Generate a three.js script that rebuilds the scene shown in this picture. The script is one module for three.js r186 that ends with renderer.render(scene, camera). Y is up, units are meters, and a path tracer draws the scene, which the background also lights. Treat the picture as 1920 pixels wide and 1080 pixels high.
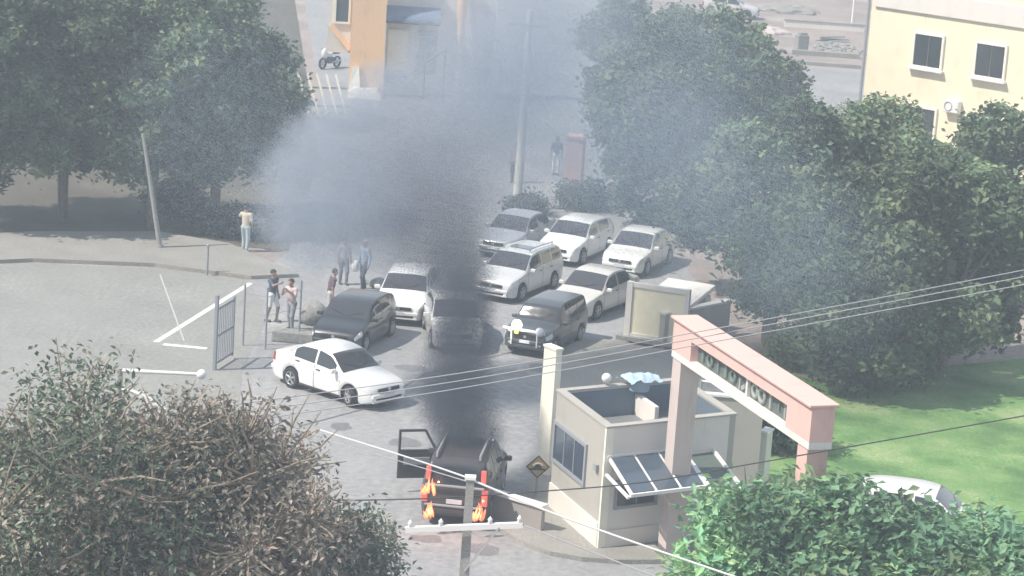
import * as THREE from 'three';
import { mergeGeometries } from 'three/addons/utils/BufferGeometryUtils.js';
import { RoundedBoxGeometry } from 'three/addons/geometries/RoundedBoxGeometry.js';
import { MarchingCubes } from 'three/addons/objects/MarchingCubes.js';
import { ImprovedNoise } from 'three/addons/math/ImprovedNoise.js';

// ------------------------------------------------------------------ camera, sky, sun, haze, exposure
const scene = new THREE.Scene();
const camera = new THREE.PerspectiveCamera(12.87, 1920 / 1080, 1, 3000);
const PITCH = 13.0, ROLL = 3.8, EYE = 20.46;
camera.position.set(0, EYE, 0);
camera.rotation.order = 'YXZ';
camera.rotation.set(-PITCH * Math.PI / 180, 0, ROLL * Math.PI / 180);
camera.updateMatrixWorld(true);
camera.updateProjectionMatrix();

const sunDir = new THREE.Vector3(-0.58, 0.78, 0.24).normalize();
{ // hazy summer sky: pale at the horizon, soft blue overhead, a few thin veils of cloud
  const W = 512, Hh = 256, d = new Float32Array(W * Hh * 4), pn = new ImprovedNoise();
  for (let y = 0; y < Hh; y++) for (let x = 0; x < W; x++) {
    const el = ((y + 0.5) / Hh - 0.5) * Math.PI, az = (x + 0.5) / W * 2 * Math.PI, up = Math.max(0, Math.sin(el)), k = Math.pow(1 - up, 2.2);
    const cx = Math.cos(az) * Math.cos(el), cz = Math.sin(az) * Math.cos(el), q = 1 / (up + 0.25);
    const cl = Math.max(0, pn.noise(cx * q * 1.5, cz * q * 1.5, 3.1) + 0.5 * pn.noise(cx * q * 4, cz * q * 4, 7.7)) * 0.5 * Math.min(1, up * 4);
    const c = [0.30 + 0.36 * k, 0.37 + 0.33 * k, 0.48 + 0.27 * k].map((v) => v + (0.9 - v) * cl);
    for (let n = 0; n < 3; n++) d[(y * W + x) * 4 + n] = el > 0 ? c[n] : [0.36, 0.36, 0.35][n];
    d[(y * W + x) * 4 + 3] = 1;
  }
  const t = new THREE.DataTexture(d, W, Hh, THREE.RGBAFormat, THREE.FloatType);
  t.mapping = THREE.EquirectangularReflectionMapping; t.magFilter = t.minFilter = THREE.LinearFilter; t.needsUpdate = true;
  scene.background = t; scene.environment = t;
}
const sun = new THREE.DirectionalLight(new THREE.Color(1.0, 0.925, 0.80), 3.9);
sun.name = 'sun';
sun.castShadow = true;
sun.shadow.mapSize.set(4096, 4096);
Object.assign(sun.shadow.camera, { left: -70, right: 70, top: 70, bottom: -70, near: 1, far: 400 });
sun.target.position.set(0, 0, -90);
sun.position.copy(sun.target.position).addScaledVector(sunDir, 180);
scene.add(sun, sun.target);
scene.fog = new THREE.FogExp2(new THREE.Color(0.76, 0.88, 1.0), 0.0025);
const EXPOSURE = 1.55;

// ------------------------------------------------------------------ small helpers
let seed = 20240611;
const rnd = () => { seed = (seed + 0x6D2B79F5) | 0; let t = Math.imul(seed ^ (seed >>> 15), 1 | seed); t = (t + Math.imul(t ^ (t >>> 7), 61 | t)) ^ t; return ((t ^ (t >>> 14)) >>> 0) / 4294967296; };
const rr = (a, b) => a + (b - a) * rnd();
const gauss = () => Math.sqrt(-2 * Math.log(1 - rnd())) * Math.cos(6.283185307 * rnd());
const V = (x, y, z) => new THREE.Vector3(x, y, z);
const perlin = new ImprovedNoise();
const D2R = Math.PI / 180;
// a point of the place: the spot at height h that a sight line through the photograph's (x, y) meets
function spot(x, y, h = 0) {
  const v = V((x / 1920) * 2 - 1, 1 - (y / 1080) * 2, 0.5).unproject(camera).sub(camera.position);
  return camera.position.clone().addScaledVector(v, (h - EYE) / v.y);
}
const axis = V(0, 0, -1).applyQuaternion(camera.quaternion);
function atDepth(x, y, d) {
  const v = V((x / 1920) * 2 - 1, 1 - (y / 1080) * 2, 0.5).unproject(camera).sub(camera.position);
  return camera.position.clone().addScaledVector(v, d / v.dot(axis));
}
const depthOf = (p) => p.clone().sub(camera.position).dot(axis);
const used = new Map();
function numbered(name) { const n = used.get(name) ?? 0; used.set(name, n + 1); return n ? name + '_' + String(n).padStart(3, '0') : name; }
function mesh(name, geo, mat, parent) {
  const m = new THREE.Mesh(Array.isArray(geo) ? join(geo) : geo, mat);
  m.name = parent ? name : numbered(name);
  m.castShadow = m.receiveShadow = true;
  (parent ?? scene).add(m);
  return m;
}
function join(list) {
  const plain = list.map((g) => { const q = g.index ? g.toNonIndexed() : g.clone(); for (const k of Object.keys(q.attributes)) if (!['position', 'normal', 'uv'].includes(k)) q.deleteAttribute(k); if (!q.attributes.uv) q.setAttribute('uv', new THREE.BufferAttribute(new Float32Array(q.attributes.position.count * 2), 2)); return q; });
  return mergeGeometries(plain);
}
function tag(o, label, category, group) { o.userData.label = label; o.userData.category = category; if (group) o.userData.group = group; return o; }
function thing(name, label, category, pos = V(0, 0, 0), turn = 0, group) {
  const o = new THREE.Group();
  o.name = numbered(name);
  o.position.copy(pos);
  o.rotation.y = turn;
  scene.add(o);
  return tag(o, label, category, group);
}
function structure(o, label) { o.userData.kind = 'structure'; if (label) o.userData.label = label; return o; }
const box = (w, h, d, x = 0, y = 0, z = 0, ry = 0, rx = 0, rz = 0) => new THREE.BoxGeometry(w, h, d).applyMatrix4(new THREE.Matrix4().compose(V(x, y, z), new THREE.Quaternion().setFromEuler(new THREE.Euler(rx, ry, rz)), V(1, 1, 1)));
const rbox = (w, h, d, r, x = 0, y = 0, z = 0, ry = 0) => new RoundedBoxGeometry(w, h, d, 2, r).rotateY(ry).translate(x, y, z);
function bar(a, b, r0, r1 = r0, seg = 8) {
  const d = b.clone().sub(a), l = d.length();
  return new THREE.CylinderGeometry(r1, r0, l, seg).applyMatrix4(new THREE.Matrix4().compose(a.clone().add(b).multiplyScalar(0.5), new THREE.Quaternion().setFromUnitVectors(V(0, 1, 0), d.normalize()), V(1, 1, 1)));
}
function beam(a, b, w, h, up = V(0, 1, 0)) { // square bar between two points
  const d = b.clone().sub(a), l = d.length(); d.normalize();
  const s = d.clone().cross(up).normalize(), u = s.clone().cross(d);
  return new THREE.BoxGeometry(w, h, l).applyMatrix4(new THREE.Matrix4().makeBasis(s, u, d.clone().negate()).setPosition(a.clone().add(b).multiplyScalar(0.5)));
}
function tube(points, r, seg = 24, rad = 6) { return new THREE.TubeGeometry(new THREE.CatmullRomCurve3(points), seg, r, rad); }

// ------------------------------------------------------------------ textures and materials
function noiseTex(size, fn, srgb) {
  const d = new Uint8Array(size * size * 4);
  for (let y = 0; y < size; y++) for (let x = 0; x < size; x++) {
    const c = fn(x / size, y / size);
    for (let k = 0; k < 3; k++) d[(y * size + x) * 4 + k] = Math.max(0, Math.min(255, Math.round(c[k] * 255)));
    d[(y * size + x) * 4 + 3] = 255;
  }
  const t = new THREE.DataTexture(d, size, size);
  t.wrapS = t.wrapT = THREE.RepeatWrapping; t.magFilter = THREE.LinearFilter; t.minFilter = THREE.LinearMipmapLinearFilter; t.generateMipmaps = true;
  if (srgb) t.colorSpace = THREE.SRGBColorSpace;
  t.needsUpdate = true;
  return t;
}
function fbm(u, v, f, oct, z = 0) { // tiles over 0..1
  let s = 0, a = 0.5, n = 0;
  for (let i = 0; i < oct; i++, f *= 2, a *= 0.5) {
    const w = (x, y) => perlin.noise(x * f, y * f, z + i * 7.3);
    const fx = u, fy = v;
    s += a * (w(fx, fy) * (1 - fx) * (1 - fy) + w(fx - 1, fy) * fx * (1 - fy) + w(fx, fy - 1) * (1 - fx) * fy + w(fx - 1, fy - 1) * fx * fy);
    n += a;
  }
  return s / n;
}
const mixc = (a, b, t) => a.map((x, i) => x + (b[i] - x) * t);
const clamp01 = (x) => Math.max(0, Math.min(1, x));
function groundTex(size, base, dark, light, opt = {}) {
  return noiseTex(size, (u, v) => {
    const big = fbm(u, v, 3, 4, 1.7), fine = fbm(u, v, 40, 2, 9.1), grit = rnd() - 0.5;
    let c = mixc(base, dark, clamp01((big - 0.02) * (opt.patch ?? 1.6)));
    c = mixc(c, light, clamp01((-big - 0.02) * (opt.patch ?? 1.6)));
    const k = 1 + fine * 0.22 + grit * (opt.grit ?? 0.16);
    if (opt.crack) { const q = Math.abs(fbm(u, v, 5, 4, 31)); if (q < 0.008) c = mixc(c, [0.2, 0.2, 0.2], 0.4); }
    return c.map((x) => x * k);
  }, true);
}
const M = {};
const std = (color, roughness = 0.8, extra = {}) => new THREE.MeshStandardMaterial({ color: new THREE.Color().setRGB(...color), roughness, ...extra });
function textured(tex, metres, roughness = 0.9, extra = {}) { const t = tex.clone(); t.repeat.set(1 / metres, 1 / metres); t.needsUpdate = true; return new THREE.MeshStandardMaterial({ map: t, roughness, ...extra }); }
const texAsphalt = groundTex(512, [0.585, 0.585, 0.595], [0.52, 0.52, 0.53], [0.63, 0.63, 0.63], { patch: 2.2 });
const texConcrete = groundTex(512, [0.56, 0.56, 0.55], [0.49, 0.49, 0.48], [0.62, 0.62, 0.61], { patch: 1.4 });
const texEarth = groundTex(512, [0.60, 0.55, 0.53], [0.50, 0.46, 0.44], [0.68, 0.64, 0.62], { patch: 2.4, grit: 0.3 });
const texGrass = groundTex(512, [0.48, 0.63, 0.36], [0.36, 0.51, 0.28], [0.62, 0.70, 0.47], { patch: 4.5, grit: 0.55 });
const texPlaster = noiseTex(512, (u, v) => {
  const big = fbm(u, v, 3, 4, 4.4), run = Math.max(0, fbm(u, v * 0.12 + 0.4, 26, 2, 12.5)) * (0.5 + fbm(u, v, 2, 2, 21)), g = (rnd() - 0.5) * 0.02;
  return mixc([0.765, 0.755, 0.735], [0.66, 0.65, 0.63], clamp01(big * 1.1 + run * 1.3)).map((x) => x + g);
}, true);
const texBark = noiseTex(256, (u, v) => { const n = fbm(u, v, 6, 3, 3) + 0.6 * fbm((u * 3) % 1, v, 20, 2, 8); return mixc([0.42, 0.38, 0.34], [0.62, 0.59, 0.55], clamp01(0.5 + n)); }, true);
M.asphalt = textured(texAsphalt, 9, 0.92);
M.concrete = textured(texConcrete, 6, 0.9);
M.pave = textured(texConcrete, 3.2, 0.88, { color: new THREE.Color(1.04, 1.0, 0.97) });
M.earth = textured(texEarth, 8, 0.97);
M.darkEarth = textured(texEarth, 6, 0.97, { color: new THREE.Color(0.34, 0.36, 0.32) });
M.grass = textured(texGrass, 5, 0.95, { color: new THREE.Color(0.74, 0.76, 0.78) });
M.plaster = textured(texPlaster, 2.5, 0.85, { color: new THREE.Color(0.76, 0.755, 0.735) });
M.cream = textured(texPlaster, 3.1, 0.8, { color: new THREE.Color(1.55, 1.46, 1.16) });
M.brightWall = textured(texPlaster, 2.2, 0.8, { color: new THREE.Color(1.58, 1.56, 1.44) });
M.greyWall = textured(texPlaster, 2.7, 0.85, { color: new THREE.Color(1.36, 1.32, 1.32) });
M.pinkWall = textured(texPlaster, 2.4, 0.85, { color: new THREE.Color(1.30, 0.87, 0.84) });
M.mauve = textured(texPlaster, 2.4, 0.85, { color: new THREE.Color(1.02, 0.90, 0.91) });  // greyed pink; puts smoke shade into the left portal pillar
M.orange = textured(texPlaster, 2.9, 0.8, { color: new THREE.Color(1.6, 1.08, 0.68) });
M.bark = textured(texBark, 1, 0.95, { color: new THREE.Color(0.75, 0.72, 0.68) });
M.paleBark = textured(texBark, 1, 0.95, { color: new THREE.Color(1.25, 1.2, 1.12) });
M.whitePaint = std([0.78, 0.78, 0.77], 0.6);
M.linePaint = std([0.74, 0.74, 0.72], 0.8);
M.steel = std([0.42, 0.44, 0.46], 0.5, { metalness: 0.4 });
M.greyMetal = std([0.30, 0.32, 0.35], 0.6);
M.darkMetal = std([0.06, 0.06, 0.065], 0.55);
M.wire = std([0.05, 0.05, 0.055], 0.7);
M.wireGrey = std([0.36, 0.37, 0.39], 0.7);
M.paleWire = std([0.68, 0.68, 0.68], 0.6);
M.poleConcrete = textured(texConcrete, 1.3, 0.9, { color: new THREE.Color(1.1, 1.1, 1.1) });
M.roofFloor = textured(texConcrete, 2.2, 0.9, { color: new THREE.Color(0.62, 0.66, 0.72) });
M.glassDark = new THREE.MeshPhysicalMaterial({ color: new THREE.Color(0.035, 0.04, 0.048), roughness: 0.08, clearcoat: 1, clearcoatRoughness: 0.05 });
M.screenGlass = new THREE.MeshPhysicalMaterial({ color: new THREE.Color(0.05, 0.048, 0.055), roughness: 0.1, clearcoat: 1, clearcoatRoughness: 0.05 });
M.blueGlass = new THREE.MeshPhysicalMaterial({ color: new THREE.Color(0.06, 0.085, 0.12), roughness: 0.2, clearcoat: 0.6 });
M.tyre = std([0.025, 0.025, 0.027], 0.9);
M.rim = std([0.52, 0.53, 0.55], 0.35, { metalness: 0.7 });
M.black = std([0.018, 0.018, 0.02], 0.7);
M.lampGlass = new THREE.MeshPhysicalMaterial({ color: new THREE.Color(0.72, 0.74, 0.76), roughness: 0.12, clearcoat: 1 });
M.redLamp = new THREE.MeshPhysicalMaterial({ color: new THREE.Color(0.75, 0.12, 0.09), roughness: 0.2, clearcoat: 1, emissive: new THREE.Color(1.0, 0.13, 0.08), emissiveIntensity: 0.25 });
M.redLens = new THREE.MeshPhysicalMaterial({ color: new THREE.Color(0.35, 0.03, 0.03), roughness: 0.2, clearcoat: 1 });
M.plate = std([0.62, 0.63, 0.66], 0.5);
const paint = (r, g, b, rough = 0.3) => new THREE.MeshPhysicalMaterial({ color: new THREE.Color().setRGB(r, g, b), roughness: rough, clearcoat: 0.8, clearcoatRoughness: 0.1 });

function planarUV(g) { // uv in metres from x and z
  const p = g.attributes.position, uv = new Float32Array(p.count * 2);
  for (let i = 0; i < p.count; i++) { uv[2 * i] = p.getX(i); uv[2 * i + 1] = p.getZ(i); }
  g.setAttribute('uv', new THREE.BufferAttribute(uv, 2));
  return g;
}
function boxUV(g) { // uv in metres by the face's main direction
  const q = g.index ? g.toNonIndexed() : g;
  q.computeVertexNormals();
  const p = q.attributes.position, n = q.attributes.normal, uv = new Float32Array(p.count * 2);
  for (let i = 0; i < p.count; i++) {
    const ax = Math.abs(n.getX(i)), ay = Math.abs(n.getY(i)), az = Math.abs(n.getZ(i));
    const [u, v] = ay > ax && ay > az ? [p.getX(i), p.getZ(i)] : ax > az ? [p.getZ(i), p.getY(i)] : [p.getX(i), p.getY(i)];
    uv[2 * i] = u; uv[2 * i + 1] = v;
  }
  q.setAttribute('uv', new THREE.BufferAttribute(uv, 2));
  return q;
}
function slab(points, y0, y1) { // ground polygon (Vector3 list) raised from y0 to y1
  const s = new THREE.Shape(points.map((p) => new THREE.Vector2(p.x, -p.z)));
  const g = new THREE.ExtrudeGeometry(s, { depth: y1 - y0, bevelEnabled: false }).rotateX(-Math.PI / 2).translate(0, y0, 0);
  return boxUV(g);
}
function sheet(points, y) {
  const s = new THREE.Shape(points.map((p) => new THREE.Vector2(p.x, -p.z)));
  return planarUV(new THREE.ShapeGeometry(s).rotateX(-Math.PI / 2).translate(0, y, 0));
}
const px = (...list) => list.map(([x, y]) => spot(x, y));

// ------------------------------------------------------------------ the setting: ground, forecourt, court, pavements, lawn
structure(mesh('ground', planarUV(new THREE.PlaneGeometry(1600, 1600, 8, 8).rotateX(-Math.PI / 2).translate(0, -0.012, -300)), M.earth), 'bare earth ground all round the forecourt');
structure(mesh('road', sheet(px([330, 1500], [430, 660], [440, 545], [470, 522], [545, 470], [620, 300], [560, -60], [1120, -60], [1130, 300], [1330, 560], [1420, 690], [1700, 1500]), 0), M.asphalt), 'worn grey asphalt forecourt and entrance road');
structure(mesh('court_paving', sheet(px([-500, 520], [60, 494], [290, 502], [470, 527], [500, 600], [455, 690], [380, 1500], [-500, 1500]), 0.006), M.concrete), 'pale concrete parking court on the left');
{
  const band = px([-500, 470], [60, 440], [300, 440], [430, 462], [560, 520], [470, 524], [290, 500], [60, 491], [-500, 517]);
  structure(mesh('pavement', slab(band, -0.01, 0.13), M.pave), 'raised pale pavement behind the parking court');
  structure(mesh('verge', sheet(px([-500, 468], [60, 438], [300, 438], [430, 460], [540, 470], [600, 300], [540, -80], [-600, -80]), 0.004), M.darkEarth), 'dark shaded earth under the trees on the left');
}
{
  // pavement round the guardhouse with a curved kerb
  const c = [[925, 985], [950, 1006], [985, 1026], [1030, 1042], [1090, 1053], [1160, 1058], [1240, 1058], [1330, 1090], [1560, 1250], [1640, 1180], [1440, 900], [1300, 700], [1170, 645], [1100, 640], [1060, 655], [1035, 735], [1000, 900]];
  structure(mesh('pavement', slab(px(...c), -0.01, 0.12), M.pave), 'concrete pavement and curved kerb round the guardhouse');
  structure(mesh('lawn', slab(px([1418, 880], [1405, 760], [1440, 690], [1520, 720], [2300, 640], [2300, 1500], [1700, 1300], [1560, 1150]), -0.01, 0.135), M.grass), 'bright green lawn behind the entrance portal');
  structure(mesh('yard', sheet(px([1325, 300], [1290, 130], [1300, -60], [2300, -60], [2300, 380], [1700, 420]), 0.008), M.earth), 'pinkish bare yard in the far right corner');
  structure(mesh('path', slab(px([1460, 125], [1450, 196], [2000, 225], [2000, 150]), -0.01, 0.05), M.asphalt), 'grey paved strip across the far yard');
}
{ // repaired patch, painted-in smoke shadow, oil stains and a tar seam on the forecourt
  const blob = (x, y, rx, rz, k) => { const c = spot(x, y), pts = []; for (let i = 0; i < 22; i++) { const a = i / 22 * Math.PI * 2, r = 1 + 0.35 * perlin.noise(Math.cos(a) * 1.7 + x, Math.sin(a) * 1.7, y); pts.push(V(c.x + Math.cos(a) * rx * r, 0, c.z + Math.sin(a) * rz * r)); } return pts; };
  const stain = textured(texAsphalt, 4, 0.75, { color: new THREE.Color(0.62, 0.62, 0.64) }), patchShadowM = textured(texAsphalt, 5, 0.9, { color: new THREE.Color(0.82, 0.82, 0.84) }), seam = textured(texAsphalt, 3, 0.7, { color: new THREE.Color(0.45, 0.45, 0.47) });
  for (const [x, y, a, b] of [[770, 690, 0.5, 0.4], [700, 760, 0.35, 0.3], [760, 830, 0.45, 0.5], [960, 700, 0.5, 0.5], [640, 800, 0.3, 0.4], [905, 1030, 0.4, 0.5], [1010, 690, 0.35, 0.6], [800, 1010, 0.4, 0.3]]) structure(mesh('oil_stain', sheet(blob(x, y, a, b), 0.005), stain), 'dark oil stain on the forecourt asphalt').userData.group = 'oil stains on the forecourt';
  structure(mesh('patch_and_shadow', sheet(px([770, 790], [850, 800], [905, 745], [830, 730]), 0.004), patchShadowM), 'slightly darker repaired asphalt patch in the middle of the forecourt');
  structure(mesh('patch_and_shadow', sheet(px([1060, 665], [1290, 690], [1290, 740], [1050, 720]), 0.004), patchShadowM), 'asphalt darkened for the smoke shadow behind the guardhouse');  // the smoke shadow is painted into the road colour here
  const pts = [[560, 800], [690, 765], [800, 700], [960, 660], [1100, 640]].map(([x, y]) => spot(x, y));
  for (let i = 0; i < 4; i++) { const a = pts[i], b = pts[i + 1], d = b.clone().sub(a).normalize(), n = V(-d.z, 0, d.x).multiplyScalar(0.035); structure(mesh('tar_seam', sheet([a.clone().add(n), b.clone().add(n), b.clone().sub(n), a.clone().sub(n)], 0.009 + i * 0.0006), seam), 'narrow tar seam across the forecourt').userData.group = 'tar seams across the forecourt'; }
}
// painted lines of the parking court
function line(a, b, w, label) {
  const A = spot(...a), B = spot(...b), d = B.clone().sub(A).setY(0).normalize(), s = V(-d.z, 0, d.x).multiplyScalar(w / 2);
  return structure(mesh('painted_line', sheet([A.clone().add(s), B.clone().add(s), B.clone().sub(s), A.clone().sub(s)], 0.012), M.linePaint), label);
}
line([470, 531], [292, 642], 0.2, 'white painted line running diagonally over the court');
line([306, 646], [388, 654], 0.26, 'short white painted line at the corner of the court');
line([300, 515], [345, 640], 0.05, 'thin faded white line on the court').material = std([0.5, 0.5, 0.49], 0.9);

// ------------------------------------------------------------------ guardhouse
const GH = 3.2;
const gA = spot(1121, 1036), gB = spot(1045, 733, GH).setY(0), gCt = spot(1380, 778, GH).setY(0);
{
  const u = gCt.clone().sub(gA), len = u.length(); u.normalize();
  const n = V(-u.z, 0, u.x); if (n.z < 0) n.negate();                   // outwards, towards the gate side
  const side = gB.clone().sub(gA), dep = side.length(); side.normalize();
  const o = thing('guardhouse', 'small flat roofed pale plaster guardhouse beside the entrance portal', 'building', gA);
  const L = (a, b, h) => u.clone().multiplyScalar(a).addScaledVector(side, b).setY(h);   // metres along front, along side, height
  const prism = (list, h0, h1) => slab(list, h0, h1);
  const q = (a0, a1, b0, b1, h0, h1) => prism([L(a0, b0, 0), L(a1, b0, 0), L(a1, b1, 0), L(a0, b1, 0)], h0, h1);
  const t = 0.18;
  mesh('side_wall', q(0, t, 0, dep, 0.1, GH), M.plaster, o).userData.label = 'sunlit side wall with a wide window';
  mesh('front_wall', q(t, len - t, 0, t, 0.1, GH), M.greyWall, o);
  mesh('side_wall', q(len - t, len, 0, dep, 0.1, GH), M.plaster, o);
  mesh('back_wall', q(t, len - t, dep - t, dep, 0.1, GH), M.greyWall, o);
  const lining = std([0.13, 0.17, 0.22], 0.7);  // dark blue tone for the inner parapet faces
  mesh('roof_lining', [q(t, t + 0.02, t, dep - t, GH - 0.75, GH - 0.03), q(t + 0.02, len - t, dep - t - 0.02, dep - t, GH - 0.75, GH - 0.03), q(len - t - 0.02, len - t, t, dep - t - 0.02, GH - 0.75, GH - 0.03), q(t + 0.02, len - t - 0.02, t, t + 0.02, GH - 0.75, GH - 0.03)], lining, o).userData.label = 'dark blue lining inside the roof parapet';
  const roof = mesh('roof', q(t, len - t, t, dep - t, GH - 0.95, GH - 0.75), M.roofFloor, o);
  mesh('roof_divider', q(len * 0.6, len * 0.6 + 0.12, dep * 0.55, dep - t - 0.022, GH - 0.75, GH - 0.2), M.greyWall, roof);
  mesh('coping', [q(-0.03, t + 0.02, -0.03, dep + 0.03, GH, GH + 0.05), q(t + 0.022, len + 0.03, -0.03, t + 0.02, GH, GH + 0.045), q(len - t - 0.02, len + 0.03, t + 0.022, dep + 0.03, GH, GH + 0.05), q(t + 0.022, len - t - 0.022, dep - t - 0.02, dep + 0.03, GH, GH + 0.05)], M.plaster, o);
  mesh('corner_strip', q(-0.025, 0.2, -0.025, 0.06, 0.1, GH), M.brightWall, o).userData.label = 'bright corner pilaster of the wall';
  mesh('plinth', [q(-0.05, -0.002, 0.06, dep, 0.1, 0.75), q(0.2, len, -0.05, -0.002, 0.1, 0.55)], M.greyWall, o);
  // wide window of the side wall
  const w0 = dep * 0.33, w1 = dep * 0.99, wy0 = 1.35, wy1 = 2.45;
  const win = mesh('window', [q(-0.06, -0.001, w0, w1, wy0, wy0 + 0.09), q(-0.06, -0.001, w0, w1, wy1 - 0.09, wy1), q(-0.06, -0.001, w0, w0 + 0.1, wy0 + 0.09, wy1 - 0.09), q(-0.06, -0.001, w1 - 0.1, w1, wy0 + 0.09, wy1 - 0.09)], M.greyMetal, o);
  for (let k = 0; k < 3; k++) { const a = w0 + 0.1 + (w1 - w0 - 0.2) * k / 3, b = w0 + 0.1 + (w1 - w0 - 0.2) * (k + 1) / 3; mesh('pane', q(-0.03, -0.004, a + 0.02, b - 0.02, wy0 + 0.09, wy1 - 0.09), M.blueGlass, win); if (k) mesh('mullion', q(-0.05, -0.002, a - 0.018, a + 0.018, wy0 + 0.09, wy1 - 0.09), M.greyMetal, win); }
  mesh('wall_light', q(-0.09, -0.001, 0.34, 0.52, 2.0, 2.16), M.greyMetal, o);
  // front service window
  const f = mesh('window', [q(0.35, 1.65, -0.05, -0.001, 1.75, 1.83), q(0.35, 1.65, -0.05, -0.001, 1.08, 1.16), q(0.35, 0.43, -0.05, -0.001, 1.16, 1.75), q(1.57, 1.65, -0.05, -0.001, 1.16, 1.75)], M.greyMetal, o);
  mesh('pane', q(0.45, 1.0, -0.03, -0.004, 1.17, 1.74), M.glassDark, f); mesh('pane', q(1.03, 1.55, -0.03, -0.004, 1.17, 1.74), M.glassDark, f);
  // glazed awning over the service window
  const aw = thing('awning', 'white framed glass awning sloping over the guardhouse service window', 'awning', gA);
  const out = side.clone().negate();
  const AW = (a, b, h) => u.clone().multiplyScalar(a).addScaledVector(out, b).setY(h);
  const W = 2.15, N = 3, pr = 1.55;
  const yb = 2.42, yf = 1.98;
  for (let k = 0; k <= N; k++) mesh('rafter', beam(AW(0.12 + W * k / N, 0.03, yb), AW(0.12 + W * k / N, pr, yf), 0.06, 0.07), M.whitePaint, aw);
  mesh('front_rail', beam(AW(0.05, pr + 0.04, yf), AW(0.2 + W, pr + 0.04, yf), 0.07, 0.08), M.whitePaint, aw);
  mesh('back_rail', beam(AW(0.05, 0.035, yb + 0.06), AW(0.2 + W, 0.035, yb + 0.06), 0.06, 0.06), M.whitePaint, aw);
  mesh('brace', beam(AW(0.06, 0.04, yb - 0.4), AW(0.06, pr * 0.96, yf - 0.09), 0.06, 0.07), M.whitePaint, aw);
  mesh('brace', beam(AW(0.2 + W, 0.04, yb - 0.4), AW(0.2 + W, pr * 0.96, yf - 0.09), 0.06, 0.07), M.whitePaint, aw);
  for (let k = 0; k < N; k++) {
    const a0 = 0.16 + W * k / N, a1 = 0.08 + W * (k + 1) / N;
    const p = [AW(a0, 0.08, yb + 0.045), AW(a1, 0.08, yb + 0.045), AW(a1, pr - 0.02, yf + 0.05), AW(a0, pr - 0.02, yf + 0.05)];
    mesh('glass_panel', panel(p, 0.012), M.blueGlass, aw);
  }
  // second awning, over the door on the right
  const a2 = thing('awning', 'white lattice sided awning with a dark green top near the lawn', 'awning', gA);
  const B = (a, b, h) => u.clone().multiplyScalar(a).addScaledVector(out, b).setY(h);
  const x0 = 2.42, x1 = 3.2;
  mesh('top_panel', panel([B(x0, 0.05, 2.3), B(x1, 0.05, 2.3), B(x1, 1.75, 1.9), B(x0, 1.75, 1.9)], 0.02), std([0.10, 0.13, 0.12], 0.5), a2);
  mesh('side_rail', beam(B(x0 - 0.05, 0.03, 2.32), B(x0 - 0.05, 1.8, 1.9), 0.09, 0.1), M.whitePaint, a2);
  mesh('side_rail', beam(B(x1 + 0.05, 0.03, 2.32), B(x1 + 0.05, 1.8, 1.9), 0.07, 0.1), M.whitePaint, a2);
  mesh('front_rail', beam(B(x0 - 0.1, 1.84, 1.88), B(x1 + 0.1, 1.84, 1.88), 0.07, 0.1), M.whitePaint, a2);
  mesh('post', beam(B(x0 - 0.05, 1.79, 0.1), B(x0 - 0.05, 1.79, 1.82), 0.07, 0.07, V(1, 0, 0)), M.whitePaint, a2);
  mesh('post', beam(B(x0 - 0.05, 0.7, 0.1), B(x0 - 0.05, 0.7, 2.1), 0.07, 0.07, V(1, 0, 0)), M.whitePaint, a2);
  for (let k = 0; k < 6; k++) mesh('lattice_slat', beam(B(x0 - 0.05, 0.78 + 0.18 * k, 1.2), B(x0 - 0.05, 0.78 + 0.18 * k, 2.06 - 0.045 * k), 0.03, 0.025, V(1, 0, 0)), M.whitePaint, a2);
  for (let k = 0; k < 3; k++) mesh('lattice_rail', beam(B(x0 - 0.05, 0.74, 1.2 + 0.3 * k), B(x0 - 0.05, 1.75, 1.2 + 0.26 * k), 0.034, 0.03), M.whitePaint, a2);
  // things on the roof
  const tp = thing('tarpaulin', 'crumpled pale blue tarpaulin draped on the back parapet of the guardhouse', 'tarpaulin', gA.clone().add(L(len * 0.62, dep - 0.25, GH + 0.02)), Math.atan2(-u.z, u.x));
  const tg = new THREE.PlaneGeometry(1.0, 0.75, 20, 14).rotateX(-Math.PI / 2); const tpP = tg.attributes.position;
  for (let i = 0; i < tpP.count; i++) { const x = tpP.getX(i), z = tpP.getZ(i); tpP.setY(i, 0.30 + 0.10 * perlin.noise(x * 4, z * 4, 2) + 0.05 * perlin.noise(x * 9, z * 9, 5) - 0.4 * Math.max(0, Math.abs(z) - 0.15) - 0.2 * x * x); }
  tg.computeVertexNormals();
  mesh('sheet', tg, std([0.42, 0.55, 0.66], 0.6), tp);
  mesh('water_tank', new THREE.CylinderGeometry(0.3, 0.27, 0.34, 20).translate(0, 0.05, 0), std([0.3, 0.38, 0.46], 0.6), tp);
  const lp = thing('roof_lamp', 'small white globe lamp standing on the back parapet of the guardhouse', 'lamp', gA.clone().add(L(1.45, dep - 0.08, GH + 0.05)));
  mesh('stem', new THREE.CylinderGeometry(0.03, 0.04, 0.1, 10).translate(0, 0.05, 0), M.steel, lp);
  mesh('globe', new THREE.SphereGeometry(0.13, 18, 12).translate(0, 0.2, 0), M.whitePaint, lp);
  // rear boundary wall under the portal
  const w = thing('boundary_wall', 'plain pale grey wall standing behind the guardhouse below the portal', 'wall');
  const k0 = spot(1296, 905), k1 = spot(1418, 915), k2 = spot(1440, 900);
  const wd = k1.clone().sub(k0).setY(0), wl = wd.length(), wa = Math.atan2(-wd.z, wd.x); wd.normalize();
  w.position.copy(k0); w.rotation.y = wa;
  mesh('panel', boxUV(box(wl, 2.5, 0.16, wl / 2, 1.25, 0)), M.plaster, w);
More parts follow.
